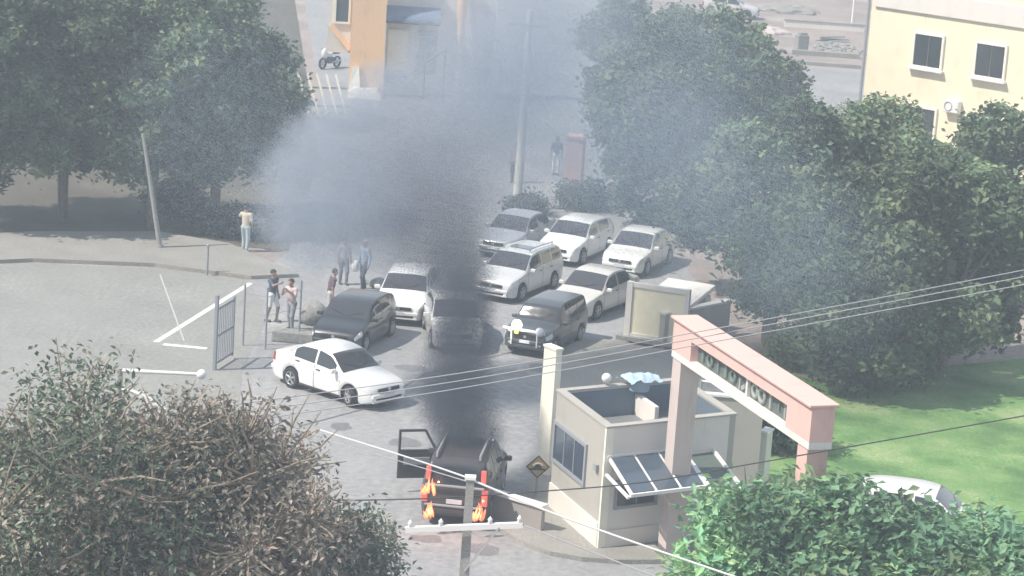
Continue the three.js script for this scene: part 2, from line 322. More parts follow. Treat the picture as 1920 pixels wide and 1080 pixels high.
  mesh('coping', boxUV(box(wl + 0.06, 0.06, 0.24, wl / 2, 2.53, 0)), M.whitePaint, w);
  const w2 = thing('boundary_wall', 'lower pale end wall returning from the taller grey wall to the lawn', 'wall', k1, Math.atan2(-(k2.z - k1.z), k2.x - k1.x));
  mesh('panel', boxUV(box(0.42, 1.55, 0.2, 0.3, 0.775, 0.05)), M.greyWall, w2);
  mesh('coping', boxUV(box(0.46, 0.05, 0.26, 0.3, 1.575, 0.05)), M.whitePaint, w2);
  const fl = thing('floodlight', 'white bullet floodlight on a bracket above the grey boundary wall', 'lamp', spot(1372, 723, 2.75));
  mesh('arm', bar(V(-0.8, 0, -0.3), V(-0.02, 0, 0), 0.03), M.whitePaint, fl);
  mesh('head', new THREE.CylinderGeometry(0.08, 0.13, 0.26, 16).rotateZ(-1.2).translate(0.05, 0, 0), M.whitePaint, fl);
  mesh('post', bar(V(-0.8, -2.75, -0.3), V(-0.8, 0.05, -0.3), 0.035), M.greyMetal, fl);
}
function panel(p, th) { // flat quad with thickness, corners in order
  const n = p[1].clone().sub(p[0]).cross(p[3].clone().sub(p[0])).normalize().multiplyScalar(th);
  const v = [...p, ...p.map((q) => q.clone().add(n))], g = new THREE.BufferGeometry();
  g.setAttribute('position', new THREE.BufferAttribute(new Float32Array(v.flatMap((q) => [q.x, q.y, q.z])), 3));
  g.setIndex([0, 1, 2, 0, 2, 3, 4, 6, 5, 4, 7, 6, 0, 5, 1, 0, 4, 5, 1, 6, 2, 1, 5, 6, 2, 7, 3, 2, 6, 7, 3, 4, 0, 3, 7, 4]);
  const q = g.toNonIndexed(); q.computeVertexNormals(); return boxUV(q);
}
{
  // bright narrow wall slab beside the guardhouse
  const b = spot(1011, 893), o = thing('wall_slab', 'tall narrow bright cream wall slab at the guardhouse corner', 'wall', b, -0.95);
  mesh('slab', boxUV(box(0.56, 3.6, 0.2, 0.1, 1.8, -0.1)), M.brightWall, o);
  mesh('coping', boxUV(box(0.60, 0.06, 0.25, 0.1, 3.63, -0.1)), M.brightWall, o);
}
// ------------------------------------------------------------------ entrance portal
{
  const H = 6.0, TL = spot(1290, 600, H), TR = spot(1545, 764, H);
  const d = TR.clone().sub(TL).setY(0), len = d.length();
  const o = thing('entrance_portal', 'salmon pink entrance portal with a long slanting sign beam', 'gate', V(TL.x, 0, TL.z), Math.atan2(-d.z, d.x));
  const th = 0.55, bh = 0.95;
  const front = 1; // local +z looks to the gate side
  mesh('pillar', boxUV(box(0.52, H - bh, th - 0.06, 0.1, (H - bh) / 2, 0)), M.mauve, o).userData.label = 'left pillar, pink with smoke shade painted in as mauve';  // smoke shade put into the left pillar colour
  mesh('pillar', boxUV(box(0.5, H - bh, th - 0.06, len - 0.35, (H - bh) / 2, 0)), M.pinkWall, o).userData.label = 'pink right pillar';
  // beam with a recess for the sign
  const x0 = 0.95, x1 = len - 1.25, y0 = H - bh + 0.16, y1 = H - 0.3;
  const beamParts = [box(len + 0.2, H - y1, th, len / 2 - 0.1, (H + y1) / 2, 0), box(x0 + 0.2, y1 - y0, th, x0 / 2 - 0.1, (y0 + y1) / 2, 0), box(len - x1, y1 - y0, th, (len + x1) / 2, (y0 + y1) / 2, 0)];
  mesh('beam', boxUV(join(beamParts)), M.pinkWall, o);
  mesh('lower_rail', boxUV(box(len + 0.2, y0 - (H - bh), th, len / 2 - 0.1, (y0 + H - bh) / 2, 0)), M.greyWall, o);
  mesh('coping', boxUV(rbox(len + 0.3, 0.07, th + 0.16, 0.02, len / 2 - 0.1, H + 0.035, 0)), M.pinkWall, o);
  const board = mesh('sign_board', box(x1 - x0, y1 - y0, 0.06, (x0 + x1) / 2, (y0 + y1) / 2, 0.05), std([0.10, 0.125, 0.115], 0.6), o);
  board.userData.label = 'dark green sign board with worn pale lettering';
  const yc = (y0 + y1) / 2, lw = x1 - x0;
  mesh('divider', box(0.09, y1 - y0, 0.14, x0 + lw * 0.56, yc, 0.09), M.greyWall, board);
  const pale = std([0.32, 0.35, 0.335], 0.7), green = std([0.15, 0.20, 0.185], 0.7);
  const ring = (x, r, m) => mesh('letter', new THREE.TorusGeometry(r, 0.045, 8, 20).translate(x, yc, 0.11), m, board);
  const stroke = (x, w, h, m, dy = 0, rz = 0) => mesh('letter', box(w, h, 0.05, x, yc + dy, 0.105, 0, 0, rz), m, board);
  ring(x0 + lw * 0.63, 0.14, pale); ring(x0 + lw * 0.70, 0.16, pale); stroke(x0 + lw * 0.785, 0.09, 0.36, pale); stroke(x0 + lw * 0.87, 0.05, 0.2, green); stroke(x0 + lw * 0.93, 0.07, 0.36, pale);
  stroke(x0 + lw * 0.51, 0.2, 0.1, pale, -0.1, 0.5); stroke(x0 + lw * 0.475, 0.07, 0.26, pale, -0.06);
  ring(x0 + lw * 0.40, 0.13, green); stroke(x0 + lw * 0.32, 0.16, 0.3, green); stroke(x0 + lw * 0.24, 0.08, 0.3, green); ring(x0 + lw * 0.15, 0.14, green); stroke(x0 + lw * 0.07, 0.12, 0.26, green);
}
// ------------------------------------------------------------------ framed cream board, kiosk behind it
{
  const b0 = spot(1172, 640), b1 = spot(1282, 657), d = b1.clone().sub(b0).setY(0), len = d.length();
  const o = thing('notice_board', 'large cream board in a grey frame on the kerb behind the portal', 'board', b0, Math.atan2(-d.z, d.x));
  mesh('post', boxUV(box(0.2, 2.05, 0.2, 0.05, 1.02, 0)), M.greyWall, o);
  mesh('post', boxUV(box(0.14, 2.05, 0.2, len, 1.02, 0)), M.greyWall, o);
  mesh('top_rail', box(len - 0.22, 0.14, 0.16, len / 2 + 0.04, 1.96, 0), M.greyWall, o); mesh('bottom_rail', box(len - 0.22, 0.12, 0.16, len / 2 + 0.04, 0.27, 0), M.greyWall, o);
  mesh('board', boxUV(box(len - 0.24, 1.62, 0.05, len / 2 + 0.04, 1.08, 0.01)), M.cream, o);
  mesh('foot', boxUV(box(len + 0.5, 0.14, 0.5, len / 2, 0.16, 0.02)), M.concrete, o);
  const k0 = spot(1222, 622), k = thing('ramp_shelter', 'pale concrete shelter with a sloping flat roof behind the cream board', 'shelter', k0, Math.atan2(-d.z, d.x) - 0.05);
  const roof = mesh('roof', boxUV(box(1.7, 0.14, 3.0, 0.7, 1.32, -0.2, 0, 0.1, 0)), M.greyWall, k);
  mesh('fascia', boxUV(box(1.74, 0.16, 0.06, 0.7, 1.14, 1.33)), M.mauve, roof);
  for (const [x, z] of [[0, 1.1], [1.4, 1.1], [0, -1.5], [1.4, -1.5]]) mesh('post', boxUV(box(0.14, 1.14, 0.14, x, 0.57, z)), M.greyWall, k);
  mesh('back_wall', boxUV(box(1.4, 1.18, 0.14, 0.7, 0.59, -1.62)), M.plaster, k);
  const s = thing('side_wall', 'low sloping pale concrete wall leading from the shelter to the trees', 'wall', spot(1300, 640), -0.75);
  mesh('panel', boxUV(box(0.22, 1.15, 3.4, 0, 0.575, 0)), M.plaster, s);
  mesh('coping', boxUV(box(0.3, 0.07, 3.5, 0, 1.185, 0)), M.greyWall, s);
}
// low parapet by the burning van
{
  const a = spot(925, 975), b = spot(1016, 1003), d = b.clone().sub(a).setY(0), len = d.length();
  const o = thing('parapet', 'low grey parapet wall with a pale coping right of the burning van', 'wall', a, Math.atan2(-d.z, d.x));
  mesh('panel', boxUV(box(len, 0.72, 0.14, len / 2, 0.36, 0)), textured(texPlaster, 2.1, 0.9, { color: new THREE.Color(0.55, 0.53, 0.54) }), o);
  mesh('coping', boxUV(box(len + 0.1, 0.08, 0.26, len / 2, 0.76, 0)), M.whitePaint, o);
}
// ------------------------------------------------------------------ cars
function pchip(list) {
  const n = list.length, x = list.map((p) => p[0]), y = list.map((p) => p[1]), dl = [], m = [];
  for (let i = 0; i < n - 1; i++) dl.push((y[i + 1] - y[i]) / (x[i + 1] - x[i]));
  for (let i = 0; i < n; i++) m.push(i === 0 ? dl[0] : i === n - 1 ? dl[n - 2] : dl[i - 1] * dl[i] <= 0 ? 0 : 2 / (1 / dl[i - 1] + 1 / dl[i]));
  return (t) => {
    let i = 0; while (i < n - 2 && t > x[i + 1]) i++;
    const h = x[i + 1] - x[i], s = Math.max(0, Math.min(1, (t - x[i]) / h)), a = s * s, b = a * s;
    return y[i] * (2 * b - 3 * a + 1) + h * m[i] * (b - 2 * a + s) + y[i + 1] * (3 * a - 2 * b) + h * m[i + 1] * (b - a);
  };
}
function gridGeo(nu, nv, fn, centre = V(0, 0.7, 0)) {
  const pos = [], idx = [];
  for (let i = 0; i <= nu; i++) for (let j = 0; j <= nv; j++) { const p = fn(i / nu, j / nv); pos.push(p.x, p.y, p.z); }
  for (let i = 0; i < nu; i++) for (let j = 0; j < nv; j++) { const a = i * (nv + 1) + j, b = a + nv + 1; idx.push(a, b, a + 1, b, b + 1, a + 1); }
  const g = new THREE.BufferGeometry();
  g.setAttribute('position', new THREE.BufferAttribute(new Float32Array(pos), 3));
  g.setIndex(idx); g.computeVertexNormals();
  let s = 0; const P = g.attributes.position, N = g.attributes.normal;
  for (let i = 0; i < P.count; i++) s += (P.getX(i) - centre.x) * N.getX(i) + (P.getY(i) - centre.y) * N.getY(i) * 1.5 + (P.getZ(i) - centre.z) * 0.3 * N.getZ(i);
  if (s < 0) { g.setIndex(idx.map((_, k) => idx[k - (k % 3) + [0, 2, 1][k % 3]])); g.computeVertexNormals(); }
  return g;
}
const carTypes = {
  hatch: { L: 3.95, W: 1.72, wb: 2.5, fa: 0.19, top: [[0, 0.52], [0.015, 0.66], [0.05, 0.77], [0.24, 0.97], [0.42, 1.43], [0.55, 1.49], [0.75, 1.47], [0.90, 1.36], [0.97, 1.0], [1, 0.62]], belt: [[0, 0.7], [0.25, 0.90], [0.6, 0.97], [0.9, 1.04], [1, 0.98]], plan: [[0, 0.66], [0.03, 0.75], [0.12, 0.83], [0.5, 0.86], [0.86, 0.83], [0.96, 0.76], [1, 0.66]], ws: [0.26, 0.405], rw: [0.905, 0.965], wins: [[0.33, 0.535], [0.56, 0.80]], doors: [[0.28, 0.55], [0.56, 0.79]] },
  sedan: { L: 4.25, W: 1.70, wb: 2.47, fa: 0.19, top: [[0, 0.50], [0.015, 0.64], [0.05, 0.75], [0.25, 0.93], [0.42, 1.39], [0.54, 1.46], [0.68, 1.43], [0.83, 1.07], [0.94, 1.03], [0.985, 0.95], [1, 0.62]], belt: [[0, 0.68], [0.25, 0.87], [0.6, 0.94], [0.85, 0.99], [1, 0.93]], plan: [[0, 0.66], [0.03, 0.74], [0.12, 0.82], [0.5, 0.85], [0.86, 0.82], [0.96, 0.75], [1, 0.66]], ws: [0.265, 0.41], rw: [0.695, 0.815], wins: [[0.335, 0.52], [0.54, 0.745]], doors: [[0.285, 0.53], [0.54, 0.74]] },
  wagon: { L: 4.25, W: 1.74, wb: 2.55, fa: 0.19, top: [[0, 0.55], [0.015, 0.70], [0.05, 0.82], [0.24, 1.02], [0.41, 1.5], [0.55, 1.57], [0.85, 1.55], [0.93, 1.45], [0.975, 1.05], [1, 0.65]], belt: [[0, 0.72], [0.25, 0.94], [0.6, 1.0], [0.92, 1.03], [1, 0.98]], plan: [[0, 0.68], [0.03, 0.76], [0.12, 0.84], [0.5, 0.87], [0.88, 0.85], [0.97, 0.79], [1, 0.70]], ws: [0.255, 0.395], rw: [0.935, 0.97], wins: [[0.33, 0.53], [0.55, 0.72], [0.74, 0.90]], doors: [[0.28, 0.54], [0.55, 0.73]] },
  suv: { L: 4.15, W: 1.74, wb: 2.5, fa: 0.19, top: [[0, 0.70], [0.012, 0.88], [0.04, 1.0], [0.25, 1.13], [0.37, 1.66], [0.5, 1.76], [0.86, 1.74], [0.95, 1.64], [0.985, 1.1], [1, 0.72]], belt: [[0, 0.85], [0.25, 1.06], [0.6, 1.09], [0.94, 1.12], [1, 1.0]], plan: [[0, 0.74], [0.03, 0.84], [0.12, 0.90], [0.5, 0.92], [0.9, 0.90], [0.97, 0.84], [1, 0.76]], ws: [0.262, 0.36], rw: [0.955, 0.982], wins: [[0.315, 0.50], [0.52, 0.70], [0.72, 0.92]], doors: [[0.28, 0.51], [0.52, 0.71]] },
};
const carCache = {};
function carParts(type) {
  if (carCache[type]) return carCache[type];
  const c = carTypes[type], top = pchip(c.top), belt = pchip(c.belt), plan = pchip(c.plan), R = 0.31, arch = type === 'suv' ? 0.40 : 0.365, wr0 = type === 'suv' ? 0.34 : R;
  const za = c.L / 2 - c.fa * c.L, zb = za - c.wb, sill = type === 'suv' ? 0.27 : 0.2;
  function section(t) {
    const z = c.L / 2 - t * c.L, w = plan(t), yT = top(t), sh = Math.min(belt(t), yT - 0.035);
    let yb = sill + 0.10 * Math.max(0, 1 - t / 0.05) * 0.6 + 0.06 * Math.max(0, (t - 0.94) / 0.06);
    for (const zc of [za, zb]) { const dz = Math.abs(z - zc); if (dz < arch) yb = Math.max(yb, wr0 + Math.sqrt(arch * arch - dz * dz)); }
    yb = Math.min(yb, sh - 0.12);
    const wr = Math.max(0.25, w - 0.03 - 0.30 * Math.max(0, yT - sh));
    const mid = yb + (sh - yb) * 0.5;
    const pts = [[w - 0.045, yb], [w - 0.012, yb + (sh - yb) * 0.2], [w, mid], [w - 0.004, sh - (sh - yb) * 0.18], [w - 0.03, sh]];
    const e = [wr, yT - 0.045];
    for (const k of [0.33, 0.67]) pts.push([w - 0.03 + (e[0] - w + 0.03) * k + 0.012 * Math.sin(k * Math.PI), sh + (e[1] - sh) * k]);
    pts.push(e, [wr - 0.06, yT - 0.012], [wr * 0.5, yT + 0.006], [0, yT + 0.012]);
    return { z, pts };
  }
  function P(t, v, sx) {
    const s = section(Math.max(0, Math.min(1, t))), i = Math.min(9, Math.floor(v)), f = v - i;
    const a = s.pts[i], b = s.pts[i + 1];
    return V(sx * (a[0] + (b[0] - a[0]) * f), a[1] + (b[1] - a[1]) * f, s.z);
  }
  function Po(t, v, sx, off) {
    const e = 0.004, p = P(t, v, sx);
    const du = P(Math.min(1, t + e), v, sx).sub(P(Math.max(0, t - e), v, sx)), dv = P(t, Math.min(10, v + 0.06), sx).sub(P(t, Math.max(0, v - 0.06), sx));
    const n = du.cross(dv); if (n.lengthSq() < 1e-14) return p; n.normalize();
    if (n.x * sx + n.y * 1.2 < 0 && !(t < 0.04 || t > 0.96)) n.negate(); else if ((t < 0.04 && n.z < -0.2) || (t > 0.96 && n.z > 0.2) || n.x * sx < -0.3) n.negate();
    return p.addScaledVector(n, off);
  }
  const ts = new Set();
  for (let i = 0; i <= 56; i++) ts.add(i / 56);
  for (const t of [0.006, 0.012, 0.03, 0.97, 0.985, 0.994]) ts.add(t);
  for (const zc of [za, zb]) for (let k = -8; k <= 8; k++) { const z = zc + arch * Math.sin(k / 8 * Math.PI / 2) * 1.0001; ts.add((c.L / 2 - z) / c.L); }
  const T = [...ts].filter((t) => t >= 0 && t <= 1).sort((a, b) => a - b), vs = [0, 1, 2, 3, 4, 5, 6, 7, 7.5, 8, 9, 10], all = [...vs.map((v) => [v, 1]), ...vs.slice(0, -1).reverse().map((v) => [v, -1])];
  const body = gridGeo(T.length - 1, all.length - 1, (a, b) => { const [v, sx] = all[Math.round(b * (all.length - 1))]; return P(T[Math.round(a * (T.length - 1))], v, sx); });
  const cap = (t, dir) => { const s = section(t).pts, pos = [], idx = []; pos.push(0, (s[0][1] + s[10][1]) / 2, section(t).z + dir * 0.03); const ring = [...s.map((p) => [p[0], p[1]]), ...s.slice(0, -1).reverse().map((p) => [-p[0], p[1]])]; for (const p of ring) pos.push(p[0], p[1], section(t).z); for (let i = 1; i < ring.length; i++) idx.push(...(dir > 0 ? [0, i, i + 1] : [0, i + 1, i])); idx.push(...(dir > 0 ? [0, ring.length, 1] : [0, 1, ring.length])); const g = new THREE.BufferGeometry(); g.setAttribute('position', new THREE.BufferAttribute(new Float32Array(pos), 3)); g.setIndex(idx); g.computeVertexNormals(); return g; };
  const patch = (t0, t1, v0, v1, sx, off, nt = 14, nv = 6) => gridGeo(nt, nv, (a, b) => Po(t0 + (t1 - t0) * a, v0 + (v1 - v0) * b, sx, off), V(0, 0.7, 0));
  const across = (t0, t1, va, off, nt = 12, nv = 20) => gridGeo(nt, nv, (a, b) => { const q = b * 2 - 1; return Po(t0 + (t1 - t0) * a, 10 - Math.abs(q) * (10 - va), q < 0 ? -1 : 1, off); }, V(0, 0.7, 0));
  const list = [];
  const add = (name, geo, mat, under) => { list.push({ name, geo, mat, under }); return list.length - 1; };
  add('body', join([body, cap(0, 1), cap(1, -1)]), 'body');
  add('underbody', box(c.W - 0.52, 0.5, c.L - 0.5, 0, sill + 0.3, 0), 'black');
  const ws = add('windscreen', across(c.ws[0], c.ws[1], 7.55, 0.006), 'screen');
  add('rear_window', across(c.rw[0], c.rw[1], 7.7, 0.006), 'glass');
  for (const sx of [1, -1]) {
    c.wins.forEach(([a, b]) => add('side_window', patch(a, b, 4.3, 6.75, sx, 0.005), 'glass'));
    c.doors.forEach(([a, b], k) => {
      add('door_gap', patch(a - 0.003, b + 0.003, 0.35, 4.0, sx, 0.002), 'black');
      const d = add('door', patch(a, b, 0.45, 3.98, sx, 0.005), 'body');
      const hp = Po(b - 0.035, 3.3, sx, 0.02);
      add('handle', rbox(0.035, 0.03, 0.17, 0.01, hp.x, hp.y, hp.z), 'trim', d);
    });
    add('sill_trim', patch((c.L / 2 - za + arch + 0.02) / c.L, (c.L / 2 - zb - arch - 0.02) / c.L, 0, 0.55, sx, 0.004, 10, 2), 'trim');
    add('wiper', bar(Po(c.ws[0] + 0.012, 9.9, sx, 0.02), Po(c.ws[0] + 0.055, 8.5, sx, 0.02), 0.008, 0.006, 5), 'black');
    add('headlight', patch(0.012, 0.10, 2.7, 4.6, sx, 0.006), 'lamp');
    add('tail_light', patch(0.945, 0.988, type === 'suv' ? 2.0 : 2.5, 4.5, sx, 0.006), 'red');
    const m = P(c.ws[0] + 0.06, 4, sx);
    add('mirror', join([rbox(0.2, 0.14, 0.11, 0.04, m.x + sx * 0.12, m.y + 0.07, m.z), box(0.1, 0.04, 0.05, m.x + sx * 0.02, m.y + 0.02, m.z)]), 'body');
    add('wheel_arch', patch((c.L / 2 - za - arch - 0.02) / c.L, (c.L / 2 - za + arch + 0.02) / c.L, 0, 0.25, sx, 0.004, 20, 1), 'trim');
  }
  const zf = c.L / 2 + 0.01, yg = type === 'suv' ? 0.74 : 0.58;
  add('grille', rbox(0.86, type === 'suv' ? 0.2 : 0.11, 0.06, 0.02, 0, yg + 0.02, zf), 'black');
  add('badge', new THREE.CylinderGeometry(0.055, 0.055, 0.02, 18).rotateX(Math.PI / 2).translate(0, yg + 0.03, zf + 0.035), 'trimBright');
  add('bumper', join([rbox(1.34, 0.13, 0.09, 0.04, 0, yg - 0.15, zf), rbox(1.30, 0.08, 0.09, 0.03, 0, yg - 0.30, zf - 0.01)]), 'body');
  add('air_intake', rbox(1.0, 0.07, 0.07, 0.02, 0, yg - 0.24, zf + 0.005), 'black');
  for (const sx of [1, -1]) add('fog_light', new THREE.CylinderGeometry(0.05, 0.05, 0.03, 14).rotateX(Math.PI / 2).translate(sx * 0.58, yg - 0.22, zf + 0.02), 'lamp');
  add('number_plate', rbox(0.4, 0.12, 0.015, 0.005, 0, yg - 0.145, zf + 0.052), 'plate');
  add('number_plate', rbox(0.4, 0.12, 0.015, 0.005, 0, 0.72, -zf - 0.03), 'plate');
  add('bumper', rbox(1.36, 0.16, 0.09, 0.04, 0, 0.46, -zf), 'body');
  const tyre = new THREE.LatheGeometry([[0.2, -0.09], [0.27, -0.1], [0.305, -0.085], [0.312, 0], [0.305, 0.085], [0.27, 0.1], [0.2, 0.09]].map(([a, b]) => new THREE.Vector2(a, b)), 28).rotateZ(Math.PI / 2);
  const rimList = [new THREE.CylinderGeometry(0.205, 0.205, 0.12, 24).rotateZ(Math.PI / 2)];
  const spokes = []; for (let k = 0; k < 5; k++) spokes.push(rbox(0.03, 0.2, 0.055, 0.01, 0, 0.1, 0).rotateX(k * Math.PI * 0.4)); spokes.push(new THREE.CylinderGeometry(0.05, 0.05, 0.05, 12).rotateZ(Math.PI / 2), new THREE.TorusGeometry(0.2, 0.018, 6, 24).rotateY(Math.PI / 2));
  carCache[type] = { c, list, tyre, rimBack: rimList[0], spokes: join(spokes), za, zb, ws, k: wr0 / 0.31, section };
  return carCache[type];
}
function makeCar(name, label, category, type, at, heading, mats, opt = {}) {
  const cp = carParts(type), o = thing(name, label, category, at, heading * D2R, opt.group);
  const mat = { black: M.black, screen: M.screenGlass, glass: M.glassDark, lamp: M.lampGlass, red: M.redLens, trim: M.darkMetal, trimBright: M.rim, plate: M.plate, ...mats };
  const made = [];
  cp.list.forEach((p, i) => { if (opt.skip?.(p, i)) { made[i] = null; return; } made[i] = mesh(p.name, p.geo, mat[p.mat], p.under !== undefined ? made[p.under] : o); });
  for (const sx of [1, -1]) for (const z of [cp.za, cp.zb]) {
    const w = new THREE.Group(); w.name = 'wheel'; o.add(w);
    w.position.set(sx * (cp.c.W / 2 - 0.10), 0.312 * cp.k, z); w.scale.setScalar(cp.k);
    if (opt.steer && z === cp.za) w.rotation.y = opt.steer;
    mesh('tyre', cp.tyre, M.tyre, w);
    mesh('rim_back', cp.rimBack, M.darkMetal, w);
    mesh('rim', cp.spokes, mats.rim ?? M.rim, w).position.x = sx * 0.075;
  }
  if (opt.rack) for (const sx of [1, -1]) mesh('roof_rail', join([bar(V(sx * 0.52, 1.66, 0.25), V(sx * 0.52, 1.64, -1.5), 0.02), box(0.04, 0.1, 0.06, sx * 0.52, 1.6, 0.25), box(0.04, 0.1, 0.06, sx * 0.52, 1.59, -1.5)]), M.rim, o);
  if (opt.sunroof) mesh('sunroof', gridGeo(6, 10, (a, b) => V((b - 0.5) * 0.8, 1.586, 0.05 - a * 0.55)), M.glassDark, o);
  return o;
}
const WHITE = { body: paint(0.80, 0.80, 0.80) }, WHITE2 = { body: paint(0.78, 0.78, 0.76, 0.35) };
{
  // the sedan: heading and place from where its near wheels stand
  const w0 = spot(547, 727), w1 = spot(655, 762), f = w1.clone().sub(w0).setY(0).normalize(), right = V(-f.z, 0, f.x);
  const mid = w0.clone().add(w1).multiplyScalar(0.5).addScaledVector(right, -0.76), zoff = (carParts('sedan').za + carParts('sedan').zb) / 2;
  makeCar('white_sedan', 'white sedan turning across the forecourt, nearest to the leafy foreground tree', 'car', 'sedan', mid.addScaledVector(f, -zoff), Math.atan2(f.x, f.z) / D2R, WHITE, { steer: -0.35 });
}
makeCar('black_hatchback', 'black hatchback parked just behind the turning white sedan', 'car', 'hatch', spot(664, 640), -16, { body: paint(0.022, 0.024, 0.032) });
makeCar('white_hatchback', 'white hatchback facing the viewer beside the left edge of the smoke column', 'car', 'hatch', spot(763, 586), -6, WHITE);
makeCar('white_hatchback', 'white car mostly hidden behind the smoke column, only its left headlight showing', 'car', 'sedan', spot(846, 634), 8, WHITE2);
makeCar('silver_wagon', 'silver estate car with roof rails and sunroof right of the smoke', 'car', 'wagon', spot(970, 546), -26, { body: paint(0.55, 0.56, 0.57, 0.35) }, { rack: true, sunroof: true });
makeCar('white_hatchback', 'clean white hatchback parked behind the silver estate car', 'car', 'hatch', spot(1079, 481), -24, WHITE);
makeCar('dark_car', 'dark car half hidden in thin smoke behind the silver estate car', 'car', 'sedan', spot(968, 468), -24, { body: paint(0.30, 0.32, 0.36, 0.4) });
makeCar('beige_sedan', 'pale beige sedan parked beside the cream notice board', 'car', 'sedan', spot(1113, 580), -28, { body: paint(0.60, 0.58, 0.55, 0.35) });
makeCar('white_sedan', 'white sedan at the back right below the hazy trees', 'car', 'sedan', spot(1197, 500), -22, WHITE2);
{
  const o = makeCar('dark_suv', 'dark grey off-road car with a white bull bar and one lit round lamp', 'car', 'suv', spot(1023, 648), -22, { body: paint(0.075, 0.085, 0.10, 0.4) });
  o.scale.setScalar(0.89);
  const z = 2.2, bb = mesh('bull_bar', join([bar(V(-0.82, 1.02, z), V(0.78, 1.02, z), 0.06), bar(V(-0.5, 0.45, z - 0.02), V(-0.5, 1.02, z), 0.03), bar(V(0.5, 0.45, z - 0.02), V(0.5, 1.02, z), 0.03)]), M.whitePaint, o);
  const lampAt = (x, m, name) => mesh(name, new THREE.SphereGeometry(name === 'lit_lamp' ? 0.2 : 0.17, 18, 12).scale(1, 1, 0.55).translate(x, name === 'lit_lamp' ? 1.2 : 1.06, z + 0.05), m, bb);
  lampAt(0.62, std([0.6, 0.62, 0.65], 0.3), 'round_lamp');
  lampAt(-0.28, new THREE.MeshStandardMaterial({ color: 0xffffff, emissive: new THREE.Color(1, 0.93, 0.95), emissiveIntensity: 2.2 }), 'lit_lamp');
  mesh('amber_lamp', rbox(0.14, 0.12, 0.06, 0.02, -0.28, 0.93, z + 0.05), new THREE.MeshStandardMaterial({ color: new THREE.Color(0.8, 0.7, 0.05), emissive: new THREE.Color(0.9, 0.8, 0.05), emissiveIntensity: 0.7 }), bb);
  const pl = new THREE.PointLight(new THREE.Color(1, 0.95, 0.9), 1.2, 6); pl.position.set(-0.28, 1.2, z + 0.24); pl.castShadow = true; pl.name = 'lit_lamp_light'; o.add(pl);
}
makeCar('white_car', 'white car at the edge of the lawn on the far right', 'car', 'hatch', spot(1722, 1015), 75, WHITE);
makeCar('pale_car', 'pale car parked in the far yard at the top', 'car', 'hatch', spot(1368, 32), 80, { body: paint(0.62, 0.58, 0.57, 0.4) });
// ------------------------------------------------------------------ the burning van
{
  const burnt = paint(0.042, 0.038, 0.042, 0.8), rear = spot(848, 992), a = 174 * D2R, f = V(Math.sin(a), 0, Math.cos(a));
  const cp = carParts('suv');
  const doors = []; cp.list.forEach((p, i) => { if (p.name === 'door') doors.push(i); });
  const o = makeCar('burning_van', 'dark burning van seen from behind with its left front door open', 'van', 'suv', rear.clone().addScaledVector(f, 2.1), 174, { body: burnt, red: M.redLamp, glass: M.glassDark }, { skip: (p) => p.name === 'tail_light' });
  // tall tail lamps
  for (const sx of [1, -1]) {
    mesh('tail_light', join([rbox(0.16, 0.42, 0.1, 0.03, sx * 0.76, 0.86, -2.05), rbox(0.13, 0.36, 0.1, 0.03, sx * 0.70, 1.38, -1.96)]), M.redLamp, o);
  }
  for (const y of [0.6, 1.12]) mesh('trim_strip', rbox(1.5, 0.06, 0.06, 0.02, 0, y, -2.12), M.greyMetal, o);
  for (const sx of [1, -1]) mesh('roof_rail', join([bar(V(sx * 0.55, 1.86, 0.6), V(sx * 0.55, 1.84, -1.7), 0.03), box(0.05, 0.1, 0.07, sx * 0.55, 1.8, 0.6), box(0.05, 0.1, 0.07, sx * 0.55, 1.79, -1.7)]), M.steel, o);
  // open front doors: car faces +z, its left is +x
  for (const sx of [1]) {
    const hinge = new THREE.Group(); hinge.name = 'open_door'; hinge.position.set(sx * 0.89, 0, 0.85); hinge.rotation.y = sx * -1 * (sx > 0 ? 68 : 60) * D2R; o.add(hinge);
    const D = (w, h, x, y) => rbox(0.07, h, w, 0.02, 0, y, x);
    mesh('door_panel', D(1.05, 0.72, -0.53, 0.74), burnt, hinge);
    mesh('window_frame', join([D(1.05, 0.07, -0.53, 1.13), D(0.07, 0.56, -1.02, 1.42), D(0.72, 0.07, -0.69, 1.68), beam(V(0, 1.14, -0.03), V(0, 1.68, -0.34), 0.07, 0.07, V(1, 0, 0))]), burnt, hinge);
    mesh('door_trim', rbox(0.03, 0.2, 0.7, 0.01, -sx * 0.05, 0.86, -0.55), M.greyMetal, hinge);
    mesh('handle', rbox(0.04, 0.05, 0.16, 0.01, sx * 0.05, 1.0, -0.9), M.greyMetal, hinge);
  }
}
